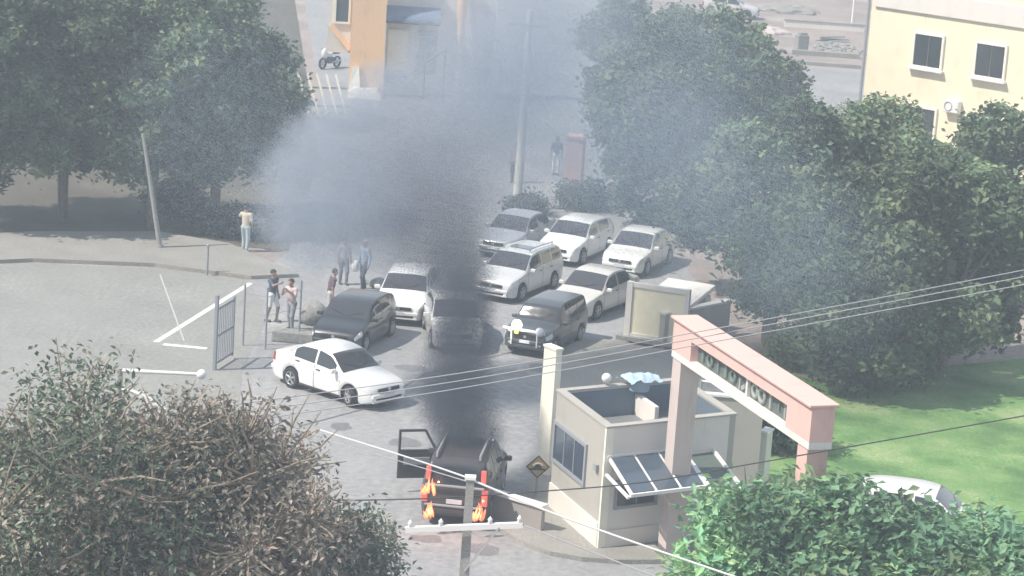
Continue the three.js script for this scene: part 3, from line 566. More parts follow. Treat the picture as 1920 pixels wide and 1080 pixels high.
// flames licking round the rear lamps of the van
{
  const fm = new THREE.MeshStandardMaterial({ color: new THREE.Color(0.9, 0.3, 0.16), roughness: 1, emissive: new THREE.Color(1.0, 0.19, 0.09), emissiveIntensity: 0.75 });
  const tongue = (x, z, r, h, n) => { const g = new THREE.LatheGeometry([[0.02, 0], [0.75, 0.12], [1, 0.3], [0.72, 0.55], [0.34, 0.8], [0.02, 1]].map(([a, b]) => new THREE.Vector2(a * r, b * h)), 12), P = g.attributes.position; for (let i = 0; i < P.count; i++) { const t = P.getY(i) / h; P.setX(i, P.getX(i) + x + 0.35 * r * Math.sin(t * 4 + n)); P.setZ(i, P.getZ(i) * 0.8 + z + 0.2 * r * Math.cos(t * 5 + n)); } g.computeVertexNormals(); return g; };
  for (const [label, x, y, hh] of [['upper orange flame at the left rear edge of the burning van', 804, 924, 1.05], ['orange flame at the lower left rear lamp of the burning van', 806, 968, 0.42], ['orange flame at the lower right rear lamp of the burning van', 894, 974, 0.42]]) {
    const p = spot(x, y, hh), o = thing('flame', label, 'flame', p.addScaledVector(V(0, 0, 1), 0.12));
    for (let k = 0; k < 7; k++) mesh('flame_tongue', tongue(rr(-0.13, 0.13), rr(-0.03, 0.08), rr(0.035, 0.075), rr(0.16, 0.5), rr(0, 6)).rotateZ(rr(-0.25, 0.25)), fm, o);
    const l = new THREE.PointLight(new THREE.Color(1, 0.35, 0.15), 0.35); l.position.set(0, 0.2, 0.16); l.castShadow = true; l.name = 'flame_light'; o.add(l);
  }
}
// ------------------------------------------------------------------ people
function sdCapsule(p, a, b, ra, rb, fz) {
  const bx = b[0] - a[0], by = b[1] - a[1], bz = b[2] - a[2], qx = p[0] - a[0], qy = p[1] - a[1], qz = p[2] - a[2];
  const t = Math.max(0, Math.min(1, (qx * bx + qy * by + qz * bz) / (bx * bx + by * by + bz * bz + 1e-9)));
  const dx = qx - bx * t, dy = qy - by * t, dz = (qz - bz * t) / fz;
  return Math.sqrt(dx * dx + dy * dy + dz * dz) - (ra + (rb - ra) * t);
}
let cubes = null; const RES = 60;
function skin(bones, k = 0.035) {
  let lo = [9, 9, 9], hi = [-9, -9, -9];
  for (const [a, b, ra, rb] of bones) for (let c = 0; c < 3; c++) { lo[c] = Math.min(lo[c], a[c] - ra, b[c] - rb); hi[c] = Math.max(hi[c], a[c] + ra, b[c] + rb); }
  lo = lo.map((x) => x - 0.06); hi = hi.map((x) => x + 0.06);
  cubes ??= new MarchingCubes(RES, M.black, false, false, 60000);
  cubes.reset(); cubes.isolation = 0;
  const half = RES / 2, F = cubes.field, p = [0, 0, 0];
  for (let z = 0, n = 0; z < RES; z++) for (let y = 0; y < RES; y++) for (let x = 0; x < RES; x++, n++) {
    p[0] = lo[0] + (hi[0] - lo[0]) * x / RES; p[1] = lo[1] + (hi[1] - lo[1]) * y / RES; p[2] = lo[2] + (hi[2] - lo[2]) * z / RES;
    let d = 9;
    for (const [a, b, ra, rb, fz] of bones) { const e = sdCapsule(p, a, b, ra, rb, fz ?? 1), h = Math.max(k - Math.abs(d - e), 0) / k; d = Math.min(d, e) - h * h * k * 0.25; }
    F[n] = -d;
  }
  cubes.update();
  const c = cubes.count, P = new Float32Array(cubes.positionArray.subarray(0, c * 3)), N = new Float32Array(c * 3);
  for (let i = 0; i < c; i++) for (let q = 0; q < 3; q++) P[i * 3 + q] = lo[q] + (hi[q] - lo[q]) * (P[i * 3 + q] * half + half) / RES;
  const span = [hi[0] - lo[0], hi[1] - lo[1], hi[2] - lo[2]], at = (x, y, z) => F[Math.max(0, Math.min(RES - 1, z)) * RES * RES + Math.max(0, Math.min(RES - 1, y)) * RES + Math.max(0, Math.min(RES - 1, x))];
  for (let i = 0; i < c; i++) {
    const X = Math.round((P[3 * i] - lo[0]) / span[0] * RES), Y = Math.round((P[3 * i + 1] - lo[1]) / span[1] * RES), Z = Math.round((P[3 * i + 2] - lo[2]) / span[2] * RES);
    const n = V((at(X - 1, Y, Z) - at(X + 1, Y, Z)) / span[0], (at(X, Y - 1, Z) - at(X, Y + 1, Z)) / span[1], (at(X, Y, Z - 1) - at(X, Y, Z + 1)) / span[2]).normalize(); N.set([n.x, n.y, n.z], 3 * i);
  }
  const g = new THREE.BufferGeometry();
  g.setAttribute('position', new THREE.BufferAttribute(P, 3)); g.setAttribute('normal', new THREE.BufferAttribute(N, 3));
  return g;
}
function person(label, at, facing, h, col, pose = {}, extra) {
  const o = thing('person', label, 'person', at, facing * D2R, pose.group);
  const s = h / 1.74, lean = pose.lean ?? 0, st = pose.stride ?? 0.08;
  const J = (x, y, z) => [x, y, z + lean * Math.max(0, y - 0.9)];
  const sk = std(col.skin ?? [0.36, 0.22, 0.16], 0.6), rest = { l: [[0.235, 1.14, -0.02], [0.25, 0.88, 0.06]], r: [[-0.235, 1.14, -0.02], [-0.25, 0.88, 0.06]] };
  const arm = { ...rest, ...(pose.arms ?? {}) };
  const legs = { l: [[0.1, 0.49, st + 0.03], [0.1, 0.09, st * 0.9]], r: [[-0.1, 0.49, -st * 0.4 + 0.03], [-0.1, 0.09, -st]] };
  const body = [[J(0, 0.95, 0), J(0, 1.34, 0), 0.125, 0.14, 0.75], [J(0, 1.3, 0), J(0, 1.5, 0.0), 0.09, 0.055], [J(0, 1.48, 0), J(0, 1.57, 0.01), 0.052, 0.06], [J(0, 1.615, 0.012), J(0, 1.67, -0.005), 0.083, 0.09], [J(0, 1.57, 0.05), J(0, 1.60, 0.055), 0.045, 0.05], [J(0, 1.60, 0.098), J(0, 1.63, 0.092), 0.016, 0.011], [J(0.088, 1.60, 0), J(0.09, 1.64, 0), 0.014, 0.016], [J(-0.088, 1.60, 0), J(-0.09, 1.64, 0), 0.014, 0.016]];
  const shirt = [[J(0, 0.93, 0), J(0, 1.33, 0), 0.142, 0.158, 0.76], [J(-0.15, 1.40, 0), J(0.15, 1.40, 0), 0.075, 0.075]];
  const pants = [[J(-0.06, 0.93, 0), J(0.06, 0.93, 0), 0.115, 0.115, 0.9]];
  const fingers = [];
  for (const [k, sx] of [['l', 1], ['r', -1]]) {
    const sh = J(sx * 0.185, 1.405, 0), el = J(...arm[k][0]), wr = J(...arm[k][1]), hip = [sx * 0.09, 0.9, 0], [kn, an] = legs[k];
    body.push([J(sx * 0.06, 1.40, 0), sh, 0.07, 0.058], [sh, el, 0.05, 0.04], [el, wr, 0.04, 0.027], [hip, kn, 0.085, 0.056], [kn, an, 0.056, 0.04]);
    const d = V(wr[0] - el[0], wr[1] - el[1], wr[2] - el[2]).normalize(), palm = V(...wr).addScaledVector(d, 0.075), fw = V(0, 0, 1), acr = d.clone().cross(V(sx, 0, 0)).normalize();
    if (acr.lengthSq() < 0.5) acr.set(0, 0, 1);
    body.push([wr, palm.toArray(), 0.028, 0.032]);
    for (let q = 0; q < 4; q++) { const b0 = palm.clone().addScaledVector(acr, (q - 1.5) * 0.019), ln = [0.062, 0.074, 0.07, 0.054][q], k1 = b0.clone().addScaledVector(d, ln * 0.55), k2 = k1.clone().addScaledVector(d, ln * 0.4).addScaledVector(V(-sx, 0, 0), 0.02); fingers.push(bar(b0, k1, 0.009, 0.0085, 6), bar(k1, k2, 0.0085, 0.007, 6)); }
    const tb = V(...wr).addScaledVector(d, 0.03).addScaledVector(acr, 0.028); fingers.push(bar(tb, tb.clone().addScaledVector(d, 0.045).addScaledVector(acr, 0.025), 0.011, 0.008, 6));
    shirt.push([sh, [sh[0] + (el[0] - sh[0]) * 0.8, sh[1] + (el[1] - sh[1]) * 0.8, sh[2] + (el[2] - sh[2]) * 0.8], 0.066, 0.058]);
    if (col.sleeve) shirt.push([el, wr, 0.055, 0.042]);
    const pk = col.shorts ? [hip[0] + (kn[0] - hip[0]) * 0.85, hip[1] + (kn[1] - hip[1]) * 0.85, hip[2] + (kn[2] - hip[2]) * 0.85] : kn;
    pants.push([hip, pk, 0.102, 0.075]); if (!col.shorts) pants.push([kn, [an[0], an[1] + 0.03, an[2]], 0.072, 0.058]);
    const sg = rbox(0.095, 0.08, 0.25, 0.035, an[0], 0.04, an[2] + 0.05); mesh('shoe', sg.scale(s, s, s), std(col.shoe ?? [0.08, 0.08, 0.09], 0.7), o);
  }
  const bodyGeo = skin(body); const sc = (g) => g.scale(s, s, s);
  mesh('body', sc(join([bodyGeo, ...fingers])), sk, o);
  mesh('shirt', sc(skin(shirt, 0.05)), std(col.shirt, 0.85), o);
  mesh('trousers', sc(skin(pants, 0.04)), std(col.pants, 0.85), o);
  const hp = J(0, 1.665, -0.012);
  mesh('hair', sc(new THREE.SphereGeometry(0.104, 20, 14, 0, Math.PI * 2, 0, 1.75).rotateX(-0.45).translate(...hp)), std(col.hair ?? [0.03, 0.025, 0.022], 0.8), o);
  for (const sx of [1, -1]) { const e = J(sx * 0.033, 1.632, 0.088); mesh('eye', sc(new THREE.SphereGeometry(0.011, 8, 6).translate(...e)), M.black, o); }
  const mo = J(0, 1.562, 0.094); mesh('mouth', sc(rbox(0.045, 0.009, 0.012, 0.003, ...mo)), std([0.22, 0.08, 0.07], 0.6), o);
  extra?.(o, s);
  return o;
}
person('person in a beige shirt and pale trousers standing alone by the left trees, hand raised', spot(459, 471), 165, 1.72, { shirt: [0.62, 0.55, 0.44], pants: [0.42, 0.50, 0.53], shoe: [0.6, 0.6, 0.6] }, { arms: { l: [[0.30, 1.28, 0.12], [0.12, 1.5, 0.18]] } });
person('slim person in a pale top standing left of the one in light blue', spot(643, 533), 20, 1.66, { shirt: [0.50, 0.50, 0.52], pants: [0.20, 0.21, 0.25], skin: [0.42, 0.27, 0.2] });
person('person in a light blue shirt and dark trousers holding a white bag', spot(681, 543), -40, 1.78, { shirt: [0.33, 0.40, 0.52], pants: [0.06, 0.07, 0.10], sleeve: true, hair: [0.45, 0.42, 0.40] }, { stride: 0.16 });
{
  const bag = thing('carrier_bag', 'white carrier bag held by the person in light blue', 'bag', spot(666, 527).setY(0));
  const g = new THREE.SphereGeometry(0.17, 18, 14).scale(1, 1.25, 0.6).translate(0, 0.55, 0), P = g.attributes.position;
  for (let i = 0; i < P.count; i++) { const k = 1 + 0.12 * perlin.noise(P.getX(i) * 14, P.getY(i) * 10, P.getZ(i) * 14); P.setX(i, P.getX(i) * k * (P.getY(i) > 0.62 ? 0.7 : 1)); P.setZ(i, P.getZ(i) * k); }
  g.computeVertexNormals(); mesh('sack', g, M.whitePaint, bag);
  mesh('strap', new THREE.TorusGeometry(0.07, 0.012, 6, 16).translate(0, 0.8, 0), M.whitePaint, bag);
}
person('person in a dark navy top and white shorts beside the wire fence', spot(509, 603), 60, 1.74, { shirt: [0.07, 0.09, 0.14], pants: [0.72, 0.73, 0.72], shorts: true, hair: [0.03, 0.03, 0.03] }, { arms: { r: [[-0.30, 1.30, 0.22], [-0.26, 1.42, 0.46]] }, stride: 0.14 });
person('person in a pale pink top and grey trousers next to the one in white shorts', spot(545, 618), -30, 1.70, { shirt: [0.60, 0.48, 0.48], pants: [0.28, 0.29, 0.32] }, { lean: 0.12, arms: { l: [[0.26, 1.2, 0.16], [0.08, 1.42, 0.34]], r: [[-0.26, 1.2, 0.16], [-0.08, 1.42, 0.34]] } });
person('person in a plum top leaning towards the black hatchback', spot(616, 598), 110, 1.70, { shirt: [0.13, 0.08, 0.11], pants: [0.5, 0.5, 0.5], skin: [0.45, 0.30, 0.24] }, { lean: 0.2 });
person('person in a pinkish top behind the far utility pole', spot(963, 342), -15, 1.72, { shirt: [0.50, 0.34, 0.34], pants: [0.10, 0.10, 0.13], skin: [0.5, 0.34, 0.27] });
person('person in a dark top and bright white trousers in the smoke by the pink pillar', spot(1041, 328), 10, 1.74, { shirt: [0.09, 0.10, 0.13], pants: [0.80, 0.82, 0.82], shoe: [0.2, 0.1, 0.1] }, { stride: 0.04 });
// ------------------------------------------------------------------ street furniture, poles, wires
{
  const d = 46, top = atDepth(882, 897, d), base = V(top.x, 0, top.z);
  const H = top.y, o = thing('utility_pole', 'pale concrete utility pole with a crossarm in front of the burning van', 'pole', base);
  mesh('shaft', boxUV(new THREE.CylinderGeometry(0.10, 0.2, H, 4, 1).rotateY(Math.PI / 4).translate(0, H / 2, 0)), M.poleConcrete, o);
  const ca = atDepth(760, 993, d).sub(base), cb = atDepth(980, 984, d).sub(base);
  const arm = mesh('crossarm', beam(ca, cb, 0.09, 0.10), M.whitePaint, o);
  mesh('brace', beam(ca.clone().lerp(cb, 0.8).add(V(0, -0.02, 0.06)), V(0, ca.y - 0.75, 0.1), 0.03, 0.04), M.steel, o);
  for (const t of [0.04, 0.3, 0.72, 0.97]) { const q = ca.clone().lerp(cb, t); mesh('insulator', new THREE.LatheGeometry([[0.02, 0], [0.045, 0.02], [0.03, 0.05], [0.05, 0.07], [0.03, 0.1], [0.0, 0.14]].map(([a, b]) => new THREE.Vector2(a, b)), 12).translate(q.x, q.y + 0.05, q.z), M.whitePaint, arm); }
  mesh('cap', boxUV(box(0.2, 0.05, 0.2, 0, H + 0.02, 0)), M.whitePaint, o);
}
function cable(label, pts, r, mat, d) { return tag(mesh('cable', tube(pts.map(([x, y, q]) => atDepth(x, y, q ?? d)), r, 60, 5), mat), label, 'cable'); }
cable('upper pale overhead line crossing the smoke and the right trees', [[-300, 880, 50], [400, 765, 50], [880, 697, 50], [1440, 598, 51], [2200, 452, 52]], 0.011, M.wireGrey);
cable('middle overhead line crossing the smoke and the right trees', [[-300, 892, 50.5], [400, 782, 50.5], [880, 711, 50.5], [1440, 609, 51], [2200, 466, 52]], 0.011, M.wireGrey);
cable('lowest overhead line crossing the smoke and the right trees', [[-300, 905, 51], [400, 799, 51], [880, 725, 51], [1440, 622, 51.5], [2200, 482, 52]], 0.011, M.wireGrey);
cable('thin dark cable sagging in front of the burning van and guardhouse', [[-200, 905, 55], [400, 935, 55], [760, 936, 55], [1000, 922, 55], [1200, 905, 55], [1430, 866, 55], [2200, 730, 55]], 0.016, M.wire);
cable('pale service wire running from the pole top down past the guardhouse corner', [[880, 898, 46], [1013, 953, 45.6], [1130, 996, 45.2], [1377, 1081, 44.5], [1600, 1155, 44]], 0.02, M.paleWire);
cable('pale service wire running from the crossarm end to the lower right', [[978, 983, 46], [1105, 1033, 45.5], [1229, 1081, 45], [1500, 1180, 44]], 0.012, M.wireGrey);
cable('upper pale service wire running from the pole top to the left', [[880, 897, 46], [820, 876, 49], [760, 856, 52], [600, 806, 58]], 0.018, M.paleWire);
cable('lower pale service wire running from the pole top to the left', [[880, 904, 46], [820, 886, 49], [760, 868, 52], [600, 822, 58]], 0.012, M.wireGrey);
{
  const b = spot(969, 392), o = thing('utility_pole', 'far pale utility pole standing in the smoke behind the cars', 'pole', b);
  mesh('shaft', boxUV(new THREE.CylinderGeometry(0.12, 0.2, 8.2, 14).translate(0, 4.1, 0)), M.brightWall, o);
  mesh('crossarm', box(1.7, 0.1, 0.1, 0, 7.6, 0.12), M.steel, o);
  mesh('collar', new THREE.CylinderGeometry(0.2, 0.24, 0.4, 12).translate(0, 0.2, 0), M.greyMetal, o);
}
{
  const b = spot(1073, 372), o = thing('gate_pillar', 'pinkish plastered pillar beside the hazy trees', 'pillar', b, -0.2);
  mesh('shaft', boxUV(box(0.72, 2.6, 0.72, 0, 1.3, 0)), M.pinkWall, o);
  mesh('cap', boxUV(box(0.84, 0.12, 0.84, 0, 2.66, 0)), M.pinkWall, o);
}
{
  const o = thing('road_sign', 'weathered yellow diamond speed bump sign on a post by the guardhouse', 'sign', spot(1004, 934), 0.1);
  mesh('post', new THREE.CylinderGeometry(0.03, 0.03, 1.2, 10).translate(0, 0.6, 0), M.greyMetal, o);
  const pl = mesh('plate', new RoundedBoxGeometry(0.46, 0.46, 0.02, 2, 0.008).rotateZ(Math.PI / 4).translate(0, 0.88, 0.045), std([0.42, 0.30, 0.16], 0.6), o);
  mesh('border', [0, 1, 2, 3].map((k) => box(0.42, 0.025, 0.006, 0, 0.205, 0.058).rotateZ(Math.PI / 4 + k * Math.PI / 2).translate(0, 0.88, 0)), M.black, pl);
  const s = new THREE.Shape(); s.moveTo(-0.2, -0.06); s.lineTo(-0.11, -0.05); s.quadraticCurveTo(0, 0.13, 0.11, -0.05); s.lineTo(0.2, -0.06); s.lineTo(0.2, -0.1); s.lineTo(-0.2, -0.1);
  mesh('bump_symbol', new THREE.ExtrudeGeometry(s, { depth: 0.006, bevelEnabled: false }).translate(0, 0.89, 0.056), M.black, pl);
  mesh('reflective_band', new THREE.TorusGeometry(0.155, 0.02, 6, 20, 1.9).rotateZ(0.62).translate(0, 0.82, 0.06), M.linePaint, pl);
}
{
  // leaning pale pole at the left
  const a = spot(301, 470), b = spot(268, 250, 4.3), o = thing('leaning_pole', 'slender pale pole leaning beside the left tree on the pavement', 'pole', a);
  const e = b.clone().sub(a);
  mesh('shaft', bar(V(0, 0, 0), e, 0.10, 0.06, 12), M.poleConcrete, o);
  mesh('collar', bar(V(0, 0, 0), e.clone().multiplyScalar(0.05), 0.14, 0.13, 12), M.greyMetal, o);
}
{
  // posts of the wire fence left of the people
  const feet = [[388, 516], [455, 648], [402, 694], [497, 655], [560, 640]].map(([x, y]) => spot(x, y));
  const o = thing('wire_fence', 'thin grey wire fence with bare posts between court and forecourt', 'fence', feet[1]);
  const seq = [0, 1, 2].map((k) => [feet[1], feet[3], feet[4]][k].clone().sub(feet[1]));
  for (const q of seq) mesh('post', bar(q, q.clone().setY(2.0), 0.035, 0.035, 8), M.greyMetal, o);
  for (const h of [0.5, 1.1, 1.7]) for (let k = 0; k < 2; k++) mesh('wire', bar(seq[k].clone().setY(h), seq[k + 1].clone().setY(h), 0.008, 0.008, 5), M.greyMetal, o);
  const p = thing('post', 'thin dark post at the edge of the pale pavement', 'post', feet[0]);
  mesh('shaft', bar(V(0, 0, 0), V(0, 1.05, 0), 0.045, 0.04, 8), M.greyMetal, p); mesh('cap', new THREE.SphereGeometry(0.06, 10, 8).translate(0, 1.07, 0), M.greyMetal, p);
  const g = thing('gate_leaf', 'grey barred gate leaf standing open, seen nearly edge on, left of the wire fence', 'gate', feet[2], 1.33);
  const gm = std([0.27, 0.29, 0.33], 0.7);
  mesh('hinge_post', rbox(0.11, 2.35, 0.11, 0.02, 0, 1.175, 0), gm, g);
  mesh('end_post', rbox(0.07, 1.9, 0.07, 0.02, 1.5, 1.05, 0), gm, g);
  for (const h of [0.2, 1.05, 1.9]) mesh('rail', box(1.4, 0.07, 0.05, 0.76, h, 0), gm, g);
  for (let k = 0; k < 9; k++) mesh('bar', bar(V(0.15 + k * 0.15, 0.24, 0), V(0.15 + k * 0.15, 1.86, 0), 0.018, 0.018, 6), gm, g);
}
{
  // boulders and sacks by the people
  const rock = (label, at, r, sy, m) => { const g = new THREE.IcosahedronGeometry(r, 3), P = g.attributes.position; for (let i = 0; i < P.count; i++) { const v = V(P.getX(i), P.getY(i), P.getZ(i)), k = 1 + 0.22 * perlin.noise(v.x * 2.2 + at.x, v.y * 2.2, v.z * 2.2 + at.z); P.setXYZ(i, v.x * k, v.y * k * sy, v.z * k); } g.computeVertexNormals(); g.translate(0, r * sy * 0.75, 0); const q = mesh('boulder', boxUV(g), m); q.position.copy(at); tag(q, label, 'rock'); };
  rock('pale rounded boulder between the group of people and the black hatchback', spot(588, 606), 0.48, 0.9, M.concrete);
  rock('small pale boulder at the foot of the person in light blue', spot(708, 538), 0.35, 0.6, M.concrete);
  const b = thing('kerb_block', 'low pale concrete block in front of the people by the black hatchback', 'block', spot(555, 640), -0.1);
  mesh('block', boxUV(rbox(1.5, 0.35, 0.6, 0.05, 0, 0.175, 0)), M.concrete, b);
}
{
  // street lamp at the far left, its arm reaching over the foreground tree
  const d = 55, base = atDepth(225, 700, d).setY(0), h = atDepth(225, 690, d).y;
  const o = thing('street_lamp', 'white street lamp arm with a globe over the foreground tree at the left', 'lamp', base);
  mesh('pole', bar(V(0, 0, 0), V(0, h, 0), 0.09, 0.06, 12), M.poleConcrete, o);
  const e = atDepth(378, 702, d).sub(base), l = atDepth(308, 772, d).sub(base), l0 = atDepth(262, 738, d).sub(base);
  mesh('arm', bar(V(0, h - 0.05, 0), e, 0.05, 0.035, 10), M.whitePaint, o);
  mesh('globe', new THREE.SphereGeometry(0.11, 18, 12).translate(e.x, e.y, e.z), M.whitePaint, o);
  mesh('arm', bar(V(0, h - 0.45, 0), l0, 0.04, 0.04, 10), M.whitePaint, o);
  const hd = mesh('lamp_head', beam(l0, l, 0.2, 0.1), M.whitePaint, o); mesh('lens', beam(l0.clone().lerp(l, 0.3).add(V(0, -0.06, 0)), l.clone().add(V(0, -0.06, 0)), 0.16, 0.03), std([0.25, 0.42, 0.38], 0.3), hd);
}
// ------------------------------------------------------------------ far buildings
{
  // orange building at the top
  const b = spot(684, 182), o = thing('orange_building', 'orange painted building front with white panel and blue awning at the top', 'building', b, 0.05);
  mesh('pillar', boxUV(box(1.75, 9, 1.4, 0, 4.5, -0.7)), M.orange, o);
  mesh('pillar_foot', boxUV(new THREE.CylinderGeometry(0.9, 1.25, 0.5, 4).rotateY(Math.PI / 4).translate(0, 0.25, -0.2)), M.brightWall, o);
  mesh('foot_fin', boxUV(panel([V(-0.85, 0.2, 0.02), V(-0.2, 0.1, 0.25), V(-0.35, 1.6, 0.04), V(-0.7, 1.5, 0.02)], 0.1)), M.brightWall, o);
  mesh('wall', boxUV(box(5.6, 9, 0.3, 3.7, 4.5, -1.6)), M.greyWall, o);
  mesh('wall', boxUV(box(1.2, 7, 0.3, -1.5, 5.6, -1.0)), M.greyWall, o);
  const w = mesh('window', [box(0.1, 3.2, 0.12, -1.75, 5.2, -0.8), box(0.1, 3.2, 0.12, -1.02, 5.2, -0.8), box(0.63, 0.1, 0.12, -1.385, 3.65, -0.8), box(0.63, 0.1, 0.12, -1.385, 6.75, -0.8)], M.brightWall, o);
  mesh('pane', box(0.62, 3.0, 0.04, -1.385, 5.2, -0.82), M.blueGlass, w);
  mesh('brace', beam(V(-1.95, 3.5, -0.75), V(-0.9, 2.3, -0.65), 0.14, 0.22), M.orange, o);
  const dr = mesh('door_panel', boxUV(box(1.05, 2.1, 0.12, 1.55, 2.35, -1.38)), M.brightWall, o); mesh('step', boxUV(box(1.1, 0.25, 0.6, 1.55, 0.85, -1.2)), M.greyMetal, dr);
  mesh('side_panel', boxUV(box(0.95, 2.2, 0.1, 3.1, 2.3, -1.38)), std([0.36, 0.42, 0.44], 0.6), o);
  const aw = mesh('blue_awning', new THREE.CylinderGeometry(1.5, 1.5, 2.9, 24, 1, false, 0, Math.PI).rotateZ(Math.PI / 2).scale(1, 0.45, 0.75).translate(2.2, 3.95, -1.45), std([0.14, 0.19, 0.30], 0.6), o);
  mesh('awning_rim', bar(V(0.75, 3.9, -0.33), V(3.65, 3.9, -0.33), 0.06), M.darkMetal, aw);
  mesh('cornice_post', boxUV(new THREE.CylinderGeometry(0.35, 0.16, 3.4, 12).translate(4.75, 4.6, -1.0)), M.orange, o);
  mesh('post_base', boxUV(new THREE.CylinderGeometry(0.15, 0.1, 2.9, 10).translate(4.75, 1.45, -1.0)), M.brightWall, o);
  mesh('handrail', [bar(V(3.0, 1.9, -0.4), V(4.0, 2.6, -0.4), 0.05), bar(V(3.0, 0, -0.4), V(3.0, 1.9, -0.4), 0.04), bar(V(4.0, 0, -0.4), V(4.0, 2.6, -0.4), 0.04)], M.darkMetal, o);
  // bicycle-like rack of pale slats
  const s = thing('slatted_barrier', 'row of leaning pale slats left of the orange building', 'barrier', spot(592, 212), 0.1);
  for (let k = 0; k < 5; k++) mesh('slat', beam(V(-0.35 + k * 0.46, 0.02, 0.2), V(-0.95 + k * 0.46, 1.9, -0.3), 0.27, 0.09, V(1, 0, 0)), M.brightWall, s);
  mesh('rail', beam(V(-0.95, 1.2, -0.28), V(1.5, 1.25, -0.28), 0.08, 0.08), M.greyMetal, s);
  mesh('rail', beam(V(-0.6, 0.35, 0.0), V(1.7, 0.4, 0.0), 0.08, 0.08), M.greyMetal, s);
  // parked motorcycle by the building
  const m = thing('motorcycle', 'small white and dark motorcycle parked left of the orange pillar', 'motorcycle', spot(618, 128), -0.6);
  for (const z of [-0.62, 0.62]) { const wv = mesh('wheel', new THREE.TorusGeometry(0.27, 0.06, 8, 24).rotateY(Math.PI / 2).translate(0, 0.32, z), M.tyre, m); mesh('hub', new THREE.CylinderGeometry(0.16, 0.16, 0.05, 16).rotateZ(Math.PI / 2).translate(0, 0.32, z), M.rim, wv); }
  mesh('fairing', new THREE.SphereGeometry(0.2, 16, 12).scale(0.8, 1.5, 0.9).translate(0, 0.85, 0.5), M.whitePaint, m);
  mesh('tank', new THREE.SphereGeometry(0.2, 16, 12).scale(0.8, 0.75, 1.5).translate(0, 0.78, 0.08), M.whitePaint, m);
  mesh('seat', rbox(0.24, 0.1, 0.62, 0.04, 0, 0.82, -0.42), M.black, m);
  mesh('engine', rbox(0.26, 0.34, 0.5, 0.05, 0, 0.45, 0), M.darkMetal, m);
  mesh('handlebar', bar(V(-0.34, 1.08, 0.38), V(0.34, 1.08, 0.38), 0.018), M.darkMetal, m);
  mesh('fork', bar(V(0, 0.32, 0.62), V(0, 1.08, 0.38), 0.03), M.rim, m);
  mesh('exhaust', bar(V(0.15, 0.35, 0), V(0.17, 0.42, -0.75), 0.045), M.rim, m);
}
{
  // cream building at the right
  const b = spot(1604, 330), o = thing('cream_building', 'tall sunlit cream building at the right edge behind the trees', 'building', b, -0.7);
  mesh('wall', boxUV(box(16, 16, 9, 8.0, 8, -4.5)), M.cream, o);
  mesh('corner_pipe', bar(V(-0.12, 0, 0.05), V(-0.12, 16, 0.05), 0.07), M.greyMetal, o);
  mesh('band', boxUV(box(15.7, 0.9, 0.12, 8.05, 8.35, 0.06)), M.greyWall, o);
  for (let i = 0; i < 4; i++) for (let j = 0; j < 2; j++) {
    const x = 3.2 + i * 3.2, y = 2.2 + j * 3.3, w = mesh('window', [box(1.6, 0.1, 0.14, x, y, 0.04), box(1.6, 0.1, 0.14, x, y + 1.5, 0.04), box(0.1, 1.4, 0.14, x - 0.75, y + 0.75, 0.04), box(0.1, 1.4, 0.14, x + 0.75, y + 0.75, 0.04)], M.brightWall, o);
    mesh('pane', box(0.66, 1.38, 0.05, x - 0.36, y + 0.75, 0.03), M.glassDark, w); mesh('pane', box(0.66, 1.38, 0.05, x + 0.36, y + 0.75, 0.03), M.glassDark, w); mesh('sill', box(1.8, 0.08, 0.3, x, y - 0.09, 0.12), M.whitePaint, w);
  }
  for (const [x, y] of [[4.8, 4.0], [8.0, 3.4]]) { const ac = mesh('air_conditioner', rbox(0.8, 0.55, 0.32, 0.03, x, y, 0.18), M.whitePaint, o); mesh('fan_grille', new THREE.TorusGeometry(0.19, 0.02, 6, 20).translate(x - 0.1, y, 0.35), M.greyMetal, ac); }
  mesh('roof_edge', boxUV(box(16.4, 0.3, 9.4, 8, 16.15, -4.5)), M.greyWall, o);
}
